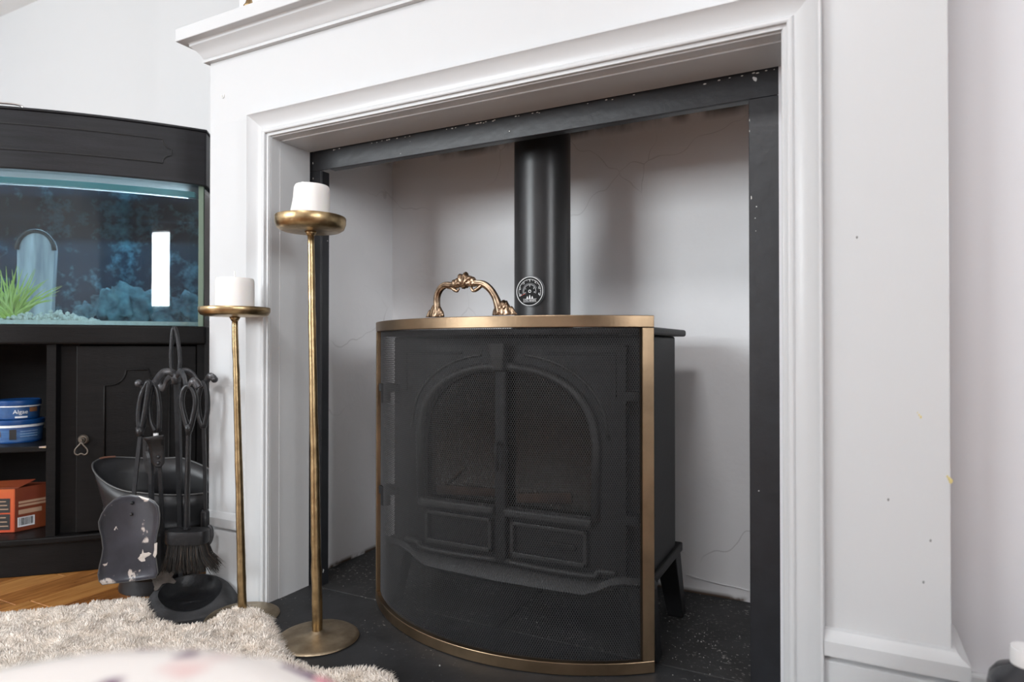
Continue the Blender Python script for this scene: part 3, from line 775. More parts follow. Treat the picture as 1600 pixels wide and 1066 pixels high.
# ------------------------------------------------------------------ curved fire screen
CX, CY, CR = -.6255, 1.5465, .490
A0, A1 = math.radians(-138.4), math.radians(-49.8)
scr = thing('fire_screen', 'bowed black mesh fire screen with antique brass frame and ornate handle', 'fire screen', (CX, CY - CR, .004))
def arc_band(r0, r1, z0, z1, a0=A0, a1=A1, n=80, bm=None):
    bm = bm or bmesh.new(); L = []
    for i in range(n + 1):
        a = a0 + (a1 - a0) * i / n; c, s = math.cos(a), math.sin(a)
        L.append([bm.verts.new((CX + c * r, CY + s * r, z)) for r, z in ((r0, z0), (r1, z0), (r1, z1), (r0, z1))])
    for i in range(n):
        for j in range(4): bm.faces.new((L[i][j], L[i][(j + 1) % 4], L[i + 1][(j + 1) % 4], L[i + 1][j]))
    bm.faces.new(L[0][::-1]); bm.faces.new(L[-1]); return fix(bm)
dA = .0235 / CR
obj('top_rail', arc_band(CR - .016, CR, .6355, .6575), M['brass'], scr, bevel=.0012)
obj('bottom_rail', arc_band(CR - .016, CR, .005, .027), M['brass'], scr, bevel=.0012)
obj('side_post', arc_band(CR - .0155, CR - .0002, .0272, .6353, A0, A0 + dA, 3), M['brass'], scr, bevel=.0012)
obj('side_post', arc_band(CR - .0155, CR - .0002, .0272, .6353, A1 - dA, A1, 3), M['brass'], scr, bevel=.0012)

def mesh_panel():
    R = CR - .010; a0, a1 = A0 + dA * .8, A1 - dA * .8; z0, z1 = .022, .640
    cw, ch = .0046, .0082
    L = R * (a1 - a0); nx = int(L / cw); nz = int((z1 - z0) / ch)
    tw, th_ = .00048, .00036
    verts = []; faces = []
    segs = []
    ii, kk = np.meshgrid(np.arange(nx), np.arange(nz), indexing='ij'); ii = ii.ravel(); kk = kk.ravel()
    # four strands around each diamond centre -> two per half cell
    for (dx0, dz0, dx1, dz1) in ((0, .5, .5, 0), (.5, 0, 1, .5), (0, .5, .5, 1), (.5, 1, 1, .5)):
        segs.append(np.stack([(ii + dx0) * cw, z0 + (kk + dz0) * ch, (ii + dx1) * cw, z0 + (kk + dz1) * ch], 1))
    S = np.concatenate(segs); n = len(S)
    def P(s, z, off):
        a = a0 + s / R; r = R + off
        return np.stack([CX + np.cos(a) * r, CY + np.sin(a) * r, z], 1)
    d = S[:, 2:] - S[:, :2]; d /= np.linalg.norm(d, axis=1)[:, None]; nn_ = np.stack([-d[:, 1], d[:, 0]], 1)
    V_ = np.empty((n, 6, 3))
    for e, (s, z) in enumerate(((S[:, 0], S[:, 1]), (S[:, 2], S[:, 3]))):
        for j, (w_, o_) in enumerate(((-tw, -th_), (tw, -th_), (0, th_))):
            V_[:, e * 3 + j] = P(s + nn_[:, 0] * w_, z + nn_[:, 1] * w_, o_)
    idx = np.arange(n)[:, None] * 6
    F = np.concatenate([idx + np.array(q) for q in ((0, 1, 4, 3), (1, 2, 5, 4), (2, 0, 3, 5))])
    return V_.reshape(-1, 3), F
v_, f_ = mesh_panel()
np_obj('mesh', v_, f_, M['wire'], scr, kind='stuff')

# handle of the screen
def arc_pt(px_off, z, out_=0.0):
    a = math.radians(-93.0) + px_off / CR
    return V((CX + math.cos(a) * (CR - .008 + out_), CY + math.sin(a) * (CR - .008 + out_), z))
hs = [(-.058, .662), (-.063, .672), (-.066, .684), (-.0645, .700), (-.056, .714), (-.040, .722), (-.024, .720), (-.010, .719), (.004, .720), (.018, .722), (.034, .720), (.050, .708), (.061, .692), (.067, .676), (.072, .662)]
hs = [(-.066, .662), (-.0685, .672), (-.071, .686), (-.069, .702), (-.060, .715), (-.046, .721), (-.030, .719), (-.015, .722), (.000, .724), (.012, .722), (.026, .721), (.042, .719), (.056, .710), (.067, .696), (.074, .680), (.080, .662)]
hp = spline([arc_pt(x, z) for x, z in hs], 5); nh = len(hp)
hr = [.0058 + .0018 * math.exp(-((i / (nh - 1) - .0) / .05) ** 2) + .002 * math.exp(-((i / (nh - 1) - .5) / .12) ** 2) + .003 * math.exp(-((i / (nh - 1) - 1) / .07) ** 2) for i in range(nh)]
hd = obj('handle', tube(bmesh.new(), hp, hr, 24, lobes=6, lobe=.17, ref=(0, -1, 0)), M['brass_hand'], scr, smooth=True)
# shell boss at the crown, curled ends, acanthus feet
def leafy(c, ex_, ez_, w_, h_, d_, ribs, amp=.16, sub=4):
    bm = bmesh.new(); bmesh.ops.create_icosphere(bm, subdivisions=sub, radius=1)
    ey_ = ex_.cross(ez_)
    for v in bm.verts:
        p = v.co.copy(); a = math.atan2(p.z + .9, p.x); k = 1 + amp * math.cos(a * ribs) * (1 - abs(p.y) * .3) + .06 * noise.noise(p * 3)
        v.co = V(c) + ex_ * (p.x * w_ * k) + ey_ * (p.y * d_ * k) + ez_ * (p.z * h_ * k)
    return bm
cr = (arc_pt(.01, .7) - arc_pt(-.01, .7)).normalized(); ZZ = V((0, 0, 1))
obj('shell_boss', leafy(arc_pt(.000, .7275), cr, ZZ, .0165, .0145, .010, 13), M['brass_hand'], hd, smooth=True)
for (x, z) in ((-.018, .7235), (.018, .7235)): obj('leaf_curl', leafy(arc_pt(x, z), cr, ZZ, .010, .009, .0085, 9), M['brass_hand'], hd, smooth=True)
obj('leaf_tip', tube(bmesh.new(), spline([arc_pt(-.034, .718), arc_pt(-.024, .711), arc_pt(-.017, .708), arc_pt(-.012, .713)]), [.004, .0042, .0045, .0045, .0042, .0042, .004, .004, .0036, .0036, .003, .003, .003, .003, .002, .002, .002, .002, .001][:19], 8), M['brass_hand'], hd, smooth=True)
obj('leaf_tip', tube(bmesh.new(), spline([arc_pt(.040, .717), arc_pt(.030, .710), arc_pt(.020, .707), arc_pt(.016, .714)]), [.004] * 10 + [.003] * 9, 8), M['brass_hand'], hd, smooth=True)
def foot(xc, dirn, ww, hh):
    bm = bmesh.new(); bmesh.ops.create_icosphere(bm, subdivisions=4, radius=1)
    c = arc_pt(xc, .659)
    for v in bm.verts:
        p = v.co.copy(); s = p.x * dirn
        taper = 1 - .55 * max(0, s); rib = 1 + .16 * math.cos(s * 15 + p.z * 4) * (1 if s > -.3 else .4)
        zz = max(p.z, 0) * hh * taper * rib
        v.co = c + cr * (p.x * ww) + ZZ * zz + V((0, -1, 0)) * (p.y * .009 * taper * rib)
    return bm
obj('handle_foot', foot(-.0765, -1, .0225, .024), M['brass_hand'], hd, smooth=True)
obj('handle_foot', foot(.088, 1, .027, .026), M['brass_hand'], hd, smooth=True)
obj('foot_scroll', leafy(arc_pt(.086, .676), cr, ZZ, .010, .010, .010, 8), M['brass_hand'], hd, smooth=True)

# ------------------------------------------------------------------ candle holders
def holder(label, base, top, r_base, r_plate, zp, rod0, rod1, zc, plate_h, lean_seed):
    """base, top: (x, y); zp: height of the plate's underside"""
    t = thing('floor_candle_holder', label, 'candle holder', (base[0], base[1], zc), 'tall hammered gold candle holders')
    n = 26; pts = []; rs = []
    for i in range(n + 1):
        k = i / n; p = V((base[0], base[1], zc + .009)).lerp(V((top[0], top[1], zp + .003)), k)
        wv = .0011; p += V((noise.noise(V((k * 6, lean_seed, 0))) * wv, noise.noise(V((k * 6, lean_seed, 5))) * wv, 0))
        pts.append(p); rs.append((rod0 * (1 - k) + rod1 * k) * (1 + .13 * noise.noise(V((k * 23, lean_seed, 9)))))
    obj('rod', tube(bmesh.new(), pts, rs, 10, lobes=2, lobe=.05), M['gold'], t, smooth=True)
    prof = [(.002, .0), (r_base * .97, .0), (r_base, .0025), (r_base * .985, .0048), (r_base * .9, .0065), (r_base * .55, .0095), (r_base * .2, .0125), (rod0 * 1.15, .0165), (rod0 * .6, .020)]
    obj('foot', lathe(bmesh.new(), (base[0], base[1], zc), prof, 72, .035, seed=lean_seed), M['goldbase'], t, autosmooth=60)
    h = plate_h
    pr = [(.002, 0), (r_plate * .30, .0), (r_plate * .84, .002), (r_plate * .94, h * .22), (r_plate * .99, h * .55), (r_plate * 1.0, h * .92), (r_plate * .985, h), (r_plate * .955, h * .98), (r_plate * .94, h * .6), (r_plate * .88, h * .35), (.002, h * .32)]
    obj('plate', lathe(bmesh.new(), (top[0], top[1], zp), pr, 64, .008, seed=lean_seed + 2), M['gold'], t, autosmooth=60)
    obj('pin_collar', lathe(bmesh.new(), (top[0], top[1], zp), [(rod1 * 1.9, .0005), (rod1 * 1.5, -.005), (rod1 * 1.1, -.009)], 16), M['gold'], t, smooth=True)
    return t
bx = ground(496, 995, .008); tp = at(485.5, 350, 1.338)
holder('taller hammered gold floor candle holder in front of the left jamb, with lopsided candle', (bx.x, bx.y), (tp.x, tp.y), .083, .0715, .838, .0108, .0066, .004, .030, 1)
ctr = (tp.x + .002, tp.y)
bs = ground(379, 962, .008); ts = at(367, 490, 1.43)
holder('shorter hammered gold floor candle holder beside the left pillar, nearer the fire tools', (bs.x, bs.y), (ts.x, ts.y), .078, .0745, .6655, .0095, .0062, .004, .021, 7)
# candles
def candle(name, label, c, r, h, melt, wick):
    bm = bmesh.new(); n = 48
    prof = [(0, 0), (r, 0), (r, h * .12), (r, h * .25), (r, h * .38), (r, h * .55), (r, h * .70), (r, h * .86), (r * .985, h * .95), (r * .94, h), (r * .86, h * .995), (r * .6, h * .93), (.001, h * .90)]
    rings = []
    for k, (rr, z) in enumerate(prof[1:]):
        ring = []
        for j in range(n):
            a = 2 * PI * j / n; dv = V((math.cos(a), math.sin(a), 0)); q = rr
            side = max(0, -dv.dot(RT)) ** 3
            if melt:
                q = rr * (1 + side * (-.14 + .42 * max(0, 1 - z / (h * .8)) ** 1.2))
            ring.append(bm.verts.new(V(c) + dv * q + V((0, 0, z - (side * h * .04 if melt and z > h * .9 else 0)))))
        rings.append(ring)
    for i in range(len(rings) - 1):
        for j in range(n): bm.faces.new((rings[i][j], rings[i][(j + 1) % n], rings[i + 1][(j + 1) % n], rings[i + 1][j]))
    bm.faces.new(rings[0][::-1]); bm.faces.new(rings[-1])
    t = thing(name, label, 'candle', c, 'white pillar candles')
    obj('wax_body', fix(bm), M['wax'], t, autosmooth=60)
    obj('wick', tube(bmesh.new(), spline([V(c) + p for p in wick]), .0015, 6), M['wick'], t)
candle('pillar_candle', 'white pillar candle with melted flared side on the taller gold holder', (tp.x, tp.y, .848), .0382, .084, True,
       [V((0, 0, .076)), V((0, 0, .085)) - RT * .006, V((0, 0, .0905)) - RT * .012, V((0, 0, .0925)) - RT * .017, V((0, 0, .0905)) - RT * .0205])
candle('pillar_candle', 'white straight-sided pillar candle on the shorter gold holder', (ts.x, ts.y, .6735), .0405, .077, False,
       [V((0, 0, .068)), V((0, 0, .079)), V((-.001, 0, .085)), V((-.002, 0, .094))])

# ------------------------------------------------------------------ fire tools on their stand
D = 1.50
def P(px, py, d=D): return at(px, py, d)
cs = thing('fire_tool_stand', 'black wrought iron fire tool stand with curled hooks beside the left pillar', 'stand', ground(297, 945))
# foot: dished dome
fc = ground(298, 946); fc = V((fc.x, fc.y, .004))
bm = bmesh.new(); n = 48; rings = []
vdir = V((EYE.x - fc.x, EYE.y - fc.y, 0)).normalized()
prof = [(.102, 0), (.101, .004), (.094, .014), (.084, .024), (.074, .030), (.067, .031)]
for (r, z) in prof:
    ring = []
    for j in range(n):
        a = 2 * PI * j / n; dv = V((math.cos(a), math.sin(a), 0)); f = dv.dot(vdir)
        k = 1 - .80 * max(0, f) ** 1.5          # rim is low in front, raised behind
        ring.append(bm.verts.new(fc + dv * r + V((0, 0, z * k + (0.014 * max(0, -f) if z > .02 else 0)))))
    rings.append(ring)
rim_n = len(rings)
for (r, z) in ((.062, .022), (.05, .010), (.03, .006), (.001, .005)):
    ring = []
    for j in range(n):
        a = 2 * PI * j / n; dv = V((math.cos(a), math.sin(a), 0)); f = dv.dot(vdir)
        ring.append(bm.verts.new(fc + dv * r + V((0, 0, z * (1 - .7 * max(0, f))))))
    rings.append(ring)
for i in range(len(rings) - 1):
    for j in range(n): bm.faces.new((rings[i][j], rings[i][(j + 1) % n], rings[i + 1][(j + 1) % n], rings[i + 1][j]))
bm.faces.new(rings[0][::-1]); bm.faces.new(rings[-1])
bm.faces.ensure_lookup_table()
for k_, f in enumerate(bm.faces): f.material_index = 1 if k_ < (rim_n - 1) * n else 0
obj('foot', fix(bm), [M['wrought'], M['footrim']], cs, autosmooth=50)
# foot boss behind the dish, carrying the pole
pb = P(284.5, 921, 1.575)
obj('pole_boss', tube(bmesh.new(), [P(284.5, 932, 1.575), P(284.5, 916, 1.575)], [.020, .012], 12), M['pewter'], cs, smooth=False)
def bar(a, b, w_=.0055):
    return tube(bmesh.new(), [a, b], w_ * 1.3, 4, ref=(RT + FW).normalized())
obj('pole', bar(P(284.5, 922, 1.575), P(276.5, 590, 1.55), .0060), M['wrought'], cs)
obj('top_loop', tube(bmesh.new(), spline([P(268.5, 585, 1.55), P(267, 560, 1.55), P(268.5, 530, 1.55), P(270.5, 515, 1.55), P(274, 514, 1.55), P(278, 532, 1.55), P(281, 560, 1.55), P(280, 585, 1.55)]), .0048, 8), M['wrought'], cs, smooth=True)
def arm(pts, label=None):
    """flat bar on edge through pts"""
    return tube(bmesh.new(), spline(pts, 5), .0085, 8, flat=.55, ref=(0, 0, 1))
obj('arm', arm([P(275, 588, 1.55), P(266, 581, 1.54), P(254, 583, 1.53), P(243, 597, 1.51), P(233, 606, 1.49), P(225, 604, 1.48), P(217, 598, 1.47)]), M['pewter'], cs, smooth=True)
obj('arm', arm([P(275, 588, 1.55), P(282, 581, 1.53), P(288, 590, 1.50), P(290.5, 603, 1.47), P(294, 605, 1.45), P(300, 596, 1.44), P(306, 597, 1.44), P(311, 606, 1.44)]), M['pewter'], cs, smooth=True)
obj('arm', arm([P(275, 588, 1.56), P(288, 580, 1.57), P(300, 585, 1.57), P(308, 598, 1.57), P(316, 603, 1.56), P(322, 597, 1.56), P(328, 588, 1.55), P(335, 592, 1.55)]), M['pewter'], cs, smooth=True)
obj('arm', arm([P(275, 590, 1.56), P(268, 588, 1.58), P(261, 594, 1.60), P(256, 606, 1.61), P(250, 604, 1.62), P(246, 596, 1.62)]), M['pewter'], cs, smooth=True)
for (x, y, d) in ((216.5, 599, 1.47), (335, 593, 1.55)):
    bm = bmesh.new(); bmesh.ops.create_uvsphere(bm, u_segments=14, v_segments=10, radius=.0082, matrix=Matrix.Translation(P(x, y, d)))
    obj('ball_end', bm, M['pewter'], cs, smooth=True)
obj('hub', tube(bmesh.new(), [P(275, 600, 1.552), P(275, 583, 1.552)], [.010, .012], 10), M['pewter'], cs, smooth=True)

def loop(pts, r=.0055, n=8): return tube(bmesh.new(), spline([P(*p) for p in pts], 5), r, n)
DS = 1.445
# shovel
sh = thing('fire_shovel', 'black fire shovel with peeling scorched blade, hanging leftmost on the tool stand', 'shovel', P(205, 912, DS))
obj('handle_loop', loop([(218, 672, 1.475), (216.5, 650, 1.475), (220, 622, 1.475), (229, 600, 1.475), (233, 598, 1.475), (231, 612, 1.475), (227, 640, 1.475), (221, 672, 1.475)], .0062), M['wrought'], sh, smooth=True)
obj('grip_neck', tube(bmesh.new(), [P(219.5, 668, 1.475), P(219, 682, 1.474)], [.011, .0068], 10), M['wrought'], sh, smooth=True)
obj('rod', tube(bmesh.new(), [P(219.5, 676, 1.475), P(213, 735, 1.46), P(209, 776, DS + .004)], .0055, 4), M['wrought'], sh)
out_pts = [(204, 773.5), (190, 775), (178, 781), (167, 791), (159, 803), (154, 816), (155, 826), (158.5, 838), (161, 857), (159, 870), (155.5, 884), (153, 898), (155, 909), (160, 914), (180, 911.5), (203, 909), (225, 906), (243, 903), (247, 895), (245, 880), (243, 866), (243.5, 850), (245.5, 835), (249, 820), (250, 806), (248, 792), (242, 784), (233, 779), (219, 775)]
bm = bmesh.new(); ctrp = [(203, 840)]
def shp(px, py, k): # curled sides bend toward the viewer
    e = abs(px - 203) / 48; return P(px, py, DS + k - .014 * e * e + (.006 if py > 890 else 0) * 0)
rings = []
for s in (1.0, .93, .75, .5, .25):
    rings.append([bm.verts.new(shp(203 + (x - 203) * s, 842 + (y - 842) * s, .0 + (0 if s == 1 else .004))) for x, y in out_pts])
cv = bm.verts.new(shp(203, 842, .004)); m_ = len(out_pts)
for i in range(len(rings) - 1):
    for j in range(m_): bm.faces.new((rings[i][j], rings[i][(j + 1) % m_], rings[i + 1][(j + 1) % m_], rings[i + 1][j]))
for j in range(m_): bm.faces.new((rings[-1][j], rings[-1][(j + 1) % m_], cv))
fix(bm)
bl = obj('blade', bm, M['shovel'], sh, smooth=True); so_ = bl.modifiers.new('thick', 'SOLIDIFY'); so_.thickness = .0016
rim = [shp(x, y, 0) for x, y in out_pts]; rim.append(rim[0])
obj('blade_rim', tube(bmesh.new(), rim, .0011, 5, cap=False), M['scuttle_rim'], bl, label='pale worn edge')
for (x, y, r) in ((206.5, 786, .0042), (205, 804, .004)):
    bm = bmesh.new(); bmesh.ops.create_uvsphere(bm, u_segments=10, v_segments=8, radius=r, matrix=Matrix.Translation(P(x, y, DS + .001)))
    obj('rivet', bm, M['wrought'], bl, smooth=True)
def patch(pts, d, m, name, parent, dd=-.0015):
    bm = bmesh.new(); vs = [shp(x, y, .004 + dd) for x, y in pts]
    prism(bm, vs, FW * .001); obj(name, fix(bm), m, parent)
M['bare'] = mat('bare_grey_primer', (0.40, 0.35, 0.31), 0.7, col2=(.5, .44, .4), vscale=90)
patch([(219, 841), (222, 840), (221, 845), (226, 853), (230, 860), (234, 858), (240, 864), (237, 870), (231, 872), (232, 878), (222, 881), (214, 879), (213, 874), (206, 873), (204, 867), (209, 860), (213, 852), (218, 846)], DS, M['bare'], 'bare_patch', bl)
patch([(181, 823), (186, 822), (187, 828), (191, 832), (190, 838), (185, 835), (182, 831), (178, 828)], DS, M['bare'], 'bare_patch', bl)
patch([(201, 800), (208, 799), (210, 805), (208, 812), (213, 818), (218, 824), (212, 825), (205, 818), (200, 813)], DS, M['bare'], 'bare_patch', bl)
patch([(160, 882), (166, 881), (171, 876), (174, 879), (168, 883), (163, 885)], DS, M['bare'], 'bare_patch', bl)
patch([(241, 850), (245.5, 848), (245, 866), (242, 872), (239, 868), (241, 860)], DS, M['bare'], 'bare_patch', bl, -.0075)

# tongs
tg = thing('fire_tongs', 'black fire tongs with riveted hinge and claw tips, hanging beside the shovel', 'tongs', P(255, 915, 1.49))
DT = 1.49
obj('handle_loop', loop([(243, 674, DT), (235.5, 660, DT), (233, 635, DT), (236, 612, DT), (240, 602, DT), (245, 612, DT), (249, 640, DT), (248, 674, DT)], .0062), M['wrought'], tg, smooth=True)
obj('handle_ring', tube(bmesh.new(), [P(243.5, 677, DT), P(243.5, 681, DT)], .0055, 12), M['dial_white'], tg, label='small white ring')
bm = bmesh.new()
rowsT = []
for (yl, yr, xl, xr, dd) in ((684, 679, 223, 257, -.028), (688, 686, 228, 257, -.020), (695, 694, 232, 257.3, -.010), (704, 704, 234.5, 257.5, -.002), (715, 715, 236, 257.5, 0), (722, 724, 237.5, 257, 0), (728, 728, 241, 254, 0), (731, 731, 245, 250, 0)):
    rowsT.append([bm.verts.new(P(xl + (xr - xl) * k / 4, yl + (yr - yl) * k / 4, DT - .008 + dd)) for k in range(5)])
for i in range(len(rowsT) - 1):
    for k in range(4): bm.faces.new((rowsT[i][k], rowsT[i][k + 1], rowsT[i + 1][k + 1], rowsT[i + 1][k]))
hg = obj('hinge_plate', fix(bm), M['pewter'] if False else M['wrought'], tg, smooth=True); sd = hg.modifiers.new('thick', 'SOLIDIFY'); sd.thickness = .002
for y in (714, 723.6):
    bm = bmesh.new(); bmesh.ops.create_uvsphere(bm, u_segments=12, v_segments=8, radius=.0045, matrix=Matrix.Translation(P(248, y, DT - .009)))
    obj('rivet', bm, M['wrought'], hg, smooth=True)
bm = bmesh.new(); prism(bm, [P(x, y, DT + .010) for x, y in ((223, 686), (232, 686), (238, 690), (243, 700), (244, 735), (240, 745), (233, 744), (227, 735), (223, 715))], FW * .002)
obj('hinge_plate', fix(bm), M['wrought'], tg)
obj('arm', tube(bmesh.new(), [P(249.5, 728, DT), P(252, 780, DT), P(256, 893, DT)], .0055, 4), M['wrought'], tg)
obj('arm', tube(bmesh.new(), spline([P(233, 690, DT + .012), P(232, 705, DT + .015), P(236, 726, DT + .012), P(237, 800, DT + .012), P(243, 900, DT + .012)]), .0070, 6), M['wrought'], tg)
def claw(cx_, cy_, d, pr):
    bm = bmesh.new(); pts = []
    for i, (x, y) in enumerate(pr): pts.append(P(x, y, d))
    prism(bm, pts, FW * .004); return fix(bm)
obj('claw', claw(0, 0, DT - .004, [(252, 892), (259, 890), (263, 897), (270, 892), (273, 895), (268, 903), (275, 909), (272, 913), (262, 911), (254, 913), (246, 923), (241, 924), (240, 920), (246, 908), (236, 906), (236, 902), (247, 900)]), M['rust'], tg, bevel=.0012, label='bare brownish claw')
obj('claw', claw(0, 0, DT + .012, [(238, 897), (246, 895), (252, 902), (248, 914), (241, 918), (238, 910)]), M['rust'], tg, bevel=.0012)

# brush
br = thing('hearth_brush', 'black hearth brush with dark bristles hanging in front on the tool stand', 'brush', P(294, 895, 1.46))
DB = 1.445
obj('handle_loop', loop([(294.5, 674, DB), (289, 655, DB), (284, 632, DB), (286, 612, DB), (294, 603, DB), (302, 611, DB), (305.5, 630, DB), (301, 655, DB), (296, 674, DB)], .0062), M['wrought'], br, smooth=True)
obj('grip_neck', tube(bmesh.new(), [P(295, 662, DB), P(294.5, 680, DB)], [.0095, .0055], 10), M['wrought'], br, smooth=True)
obj('rod', tube(bmesh.new(), [P(294.5, 676, DB), P(292.5, 780, DB + .02), P(292, 826, DB + .025)], [.0055, .006, .007], 8), M['wrought'], br)
hc = P(293, 838, DB + .022)
bm = bmesh.new(); n = 40; rg = []
hx = RT; hy = V((FW.x, FW.y, 0)).normalized()
for (k, z) in ((.985, .0145), (1.0, .0125), (1.0, -.012), (.97, -.0145)):
    rg.append([bm.verts.new(hc + hx * (.047 * k * (abs(math.cos(a)) ** .7) * math.copysign(1, math.cos(a))) + hy * (.024 * k * (abs(math.sin(a)) ** .7) * math.copysign(1, math.sin(a))) + V((0, 0, z))) for a in [2 * PI * j / n for j in range(n)]])
for i in range(3):
    for j in range(n): bm.faces.new((rg[i][j], rg[i][(j + 1) % n], rg[i + 1][(j + 1) % n], rg[i + 1][j]))
bm.faces.new(rg[0]); bm.faces.new(rg[-1][::-1])
obj('brush_head', fix(bm), M['wrought'], br, autosmooth=40)
obj('rod_collar', tube(bmesh.new(), [hc + V((0, 0, .016)) - RT * .001, hc + V((0, 0, .020)) - RT * .001], .0085, 6), M['wrought'], br)
def bristles(nb, m, seed):
    rg_ = np.random.RandomState(seed); vs = []; fs = []
    for i in range(nb):
        u = rg_.uniform(-.85, .92); v = rg_.uniform(-.75, .75)
        b0 = hc + hx * (.044 * u) + hy * (.021 * v) + V((0, 0, -.014))
        ln = .066 * rg_.uniform(.72, 1.05); sp = .018 * u + rg_.normal(0, .004) + (.012 if u > .7 else 0) + .004
        tip = b0 + hx * sp + hy * (.007 * v + rg_.normal(0, .003)) + V((0, 0, -ln))
        mid = b0.lerp(tip, .5) + hx * (-.2 * sp)
        s = .00055
        k = len(vs)
        for p, q in ((b0, s), (mid, s), (tip, s * .3)):
            vs += [p + hx * q, p - hx * q * .5 + hy * q, p - hx * q * .5 - hy * q]
        for e in (0, 3):
            for a_, b_ in ((0, 1), (1, 2), (2, 0)): fs.append((k + e + a_, k + e + b_, k + e + 3 + b_, k + e + 3 + a_))
    return vs, fs
for nb, m, sd_ in ((1500, M['bristle'], 1), (160, M['bristle2'], 2)):
    v_, f_ = bristles(nb, m, sd_); np_obj('bristles', [tuple(p) for p in v_], f_, m, br, kind='stuff')

# poker
pk = thing('fire_poker', 'black fire poker with ringed hook end, hanging rightmost nearest the white pillar', 'poker', P(325, 848, 1.56))
DP = 1.545
obj('handle_loop', loop([(317, 668, DP), (311, 650, DP), (309, 625, DP), (314, 604, DP), (319, 598, DP), (323, 612, DP), (324, 640, DP), (319, 668, DP)], .0062), M['wrought'], pk, smooth=True)
obj('rod', tube(bmesh.new(), [P(318, 664, DP), P(320, 735, DP), P(321, 800, DP)], .0056, 4), M['wrought'], pk)
obj('socket', tube(bmesh.new(), [P(320.5, 797, DP), P(320.5, 801, DP), P(320.5, 826, DP), P(320.5, 840, DP)], [.0075, .0098, .0098, .008], 12), M['wrought'], pk, smooth=True)
obj('hook', tube(bmesh.new(), spline([P(321, 838, DP), P(322, 850, DP), P(327, 848, DP), P(330.5, 838, DP), P(329.5, 826, DP), P(325, 822, DP)]), .0050, 8), M['pewter'], pk, smooth=True)

# ------------------------------------------------------------------ coal scuttle
sb = at(250, 904, 1.635); sb = V((sb.x, sb.y, 0.0005))
e1 = -V((RT.x, RT.y, 0)).normalized(); e2 = -V((FW.x, FW.y, 0)).normalized()
cu = thing('coal_scuttle', 'black metal helmet coal scuttle with worn lip behind the fire tools', 'coal scuttle', sb)
def ring_pt(th_, lev):
    """lev 0..1 foot to rim"""
    c, s = math.cos(th_), math.sin(th_)
    a0_ = .094; b0_ = .086
    # rim plan
    aR = .150 if c > 0 else .150; lipx = (c ** 3 * .014 if c > 0 else 0)
    bR = .090
    zR = .262 + .048 * max(0, c) ** 2 + .042 * max(0, -s) * (1 - abs(c) * .4) - .012 * max(0, s) - .02 * max(0, -c)
    k = lev ** 1.25
    x = (a0_ * (1 - k) + aR * k) * c + lipx * k; y = (b0_ * (1 - k) + bR * k) * s
    z = .035 + (zR - .035) * lev
    return sb + e1 * x + e2 * y + V((0, 0, z))
bm = bmesh.new(); n = 64; levs = [0, .12, .25, .4, .5, .515, .53, .60, .615, .63, .7, .85, 1.0]; rg = []
for lv in levs:
    rr = []
    for j in range(n):
        a = 2 * PI * j / n; p = ring_pt(a, lv)
        if lv in (.515, .615): p = p + (p - sb - V((0, 0, (p - sb).z))).normalized() * .003
        rr.append(bm.verts.new(p))
    rg.append(rr)
for i in range(len(rg) - 1):
    for j in range(n): bm.faces.new((rg[i][j], rg[i][(j + 1) % n], rg[i + 1][(j + 1) % n], rg[i + 1][j]))
bm.faces.new(rg[0][::-1])
b_ = obj('body', fix(bm), M['scuttle'], cu, smooth=True); sdm = b_.modifiers.new('thick', 'SOLIDIFY'); sdm.thickness = .0016
obj('rim', tube(bmesh.new(), [ring_pt(2 * PI * j / n, 1.0) for j in range(n + 1)], .0022, 6, cap=False), M['scuttle_rim'], cu, smooth=True, label='worn pale rim')
bm = bmesh.new(); fr_ = []
for (k, z) in ((1.0, 0), (1.0, .006), (.98, .012), (.97, .036)):
    fr_.append([bm.verts.new(sb + e1 * (.092 * k * math.cos(2 * PI * j / n)) + e2 * (.086 * k * math.sin(2 * PI * j / n)) + V((0, 0, z))) for j in range(n)])
for i in range(3):
    for j in range(n): bm.faces.new((fr_[i][j], fr_[i][(j + 1) % n], fr_[i + 1][(j + 1) % n], fr_[i + 1][j]))
bm.faces.new(fr_[0][::-1]); bm.faces.new(fr_[-1])
obj('foot_ring', fix(bm), M['scuttle'], cu, autosmooth=50)
obj('rusty_lip', tube(bmesh.new(), [ring_pt(a, 1.0) + V((0, 0, .0008)) for a in (-.5, -.38, -.26, -.14)], .0026, 6), M['copper'], cu, label='rust-red stained lip')
obj('handle', tube(bmesh.new(), spline([ring_pt(PI * .98, .93), ring_pt(PI * .98, .93) - e1 * .03 + V((0, 0, .004)), ring_pt(PI * .98, .6) - e1 * .045, ring_pt(PI * .98, .45)]), .0045, 8), M['scuttle'], cu, smooth=True)

# ------------------------------------------------------------------ bow-fronted cabinet and aquarium
OX, OY = -1.635, 1.248
US = V((-.7754, -.6314, 0)); OS = V((.6314, -.7754, 0))
def T(s, d, z, foll=True):
    """s metres to the left of the right-hand corner, d metres back from the bowed front"""
    bow = .36 * s * (1 - s) if foll else 0
    return V((OX, OY, z)) + US * s + OS * (bow - d)
def bow_slab(bm, s0, s1, d0, dback, z0, z1, n=40, back_flat=True):
    """d0 = set-back of the front from the bow; dback = absolute depth of the flat back"""
    fr_ = [(s0 + (s1 - s0) * i / n) for i in range(n + 1)]
    pts = [T(s, d0, z0) for s in fr_]
    pts += [T(s1, dback, z0, False), T(s0, dback, z0, False)] if back_flat else [T(s, dback, z0) for s in fr_[::-1]]
    prism(bm, pts, (0, 0, z1 - z0)); return fix(bm)
WD = .42
cab = thing('aquarium_cabinet', 'black stained oak bow-fronted cabinet with open shelves, under the aquarium', 'cabinet', T(.5, 0, 0))
BW = M['blackwood']
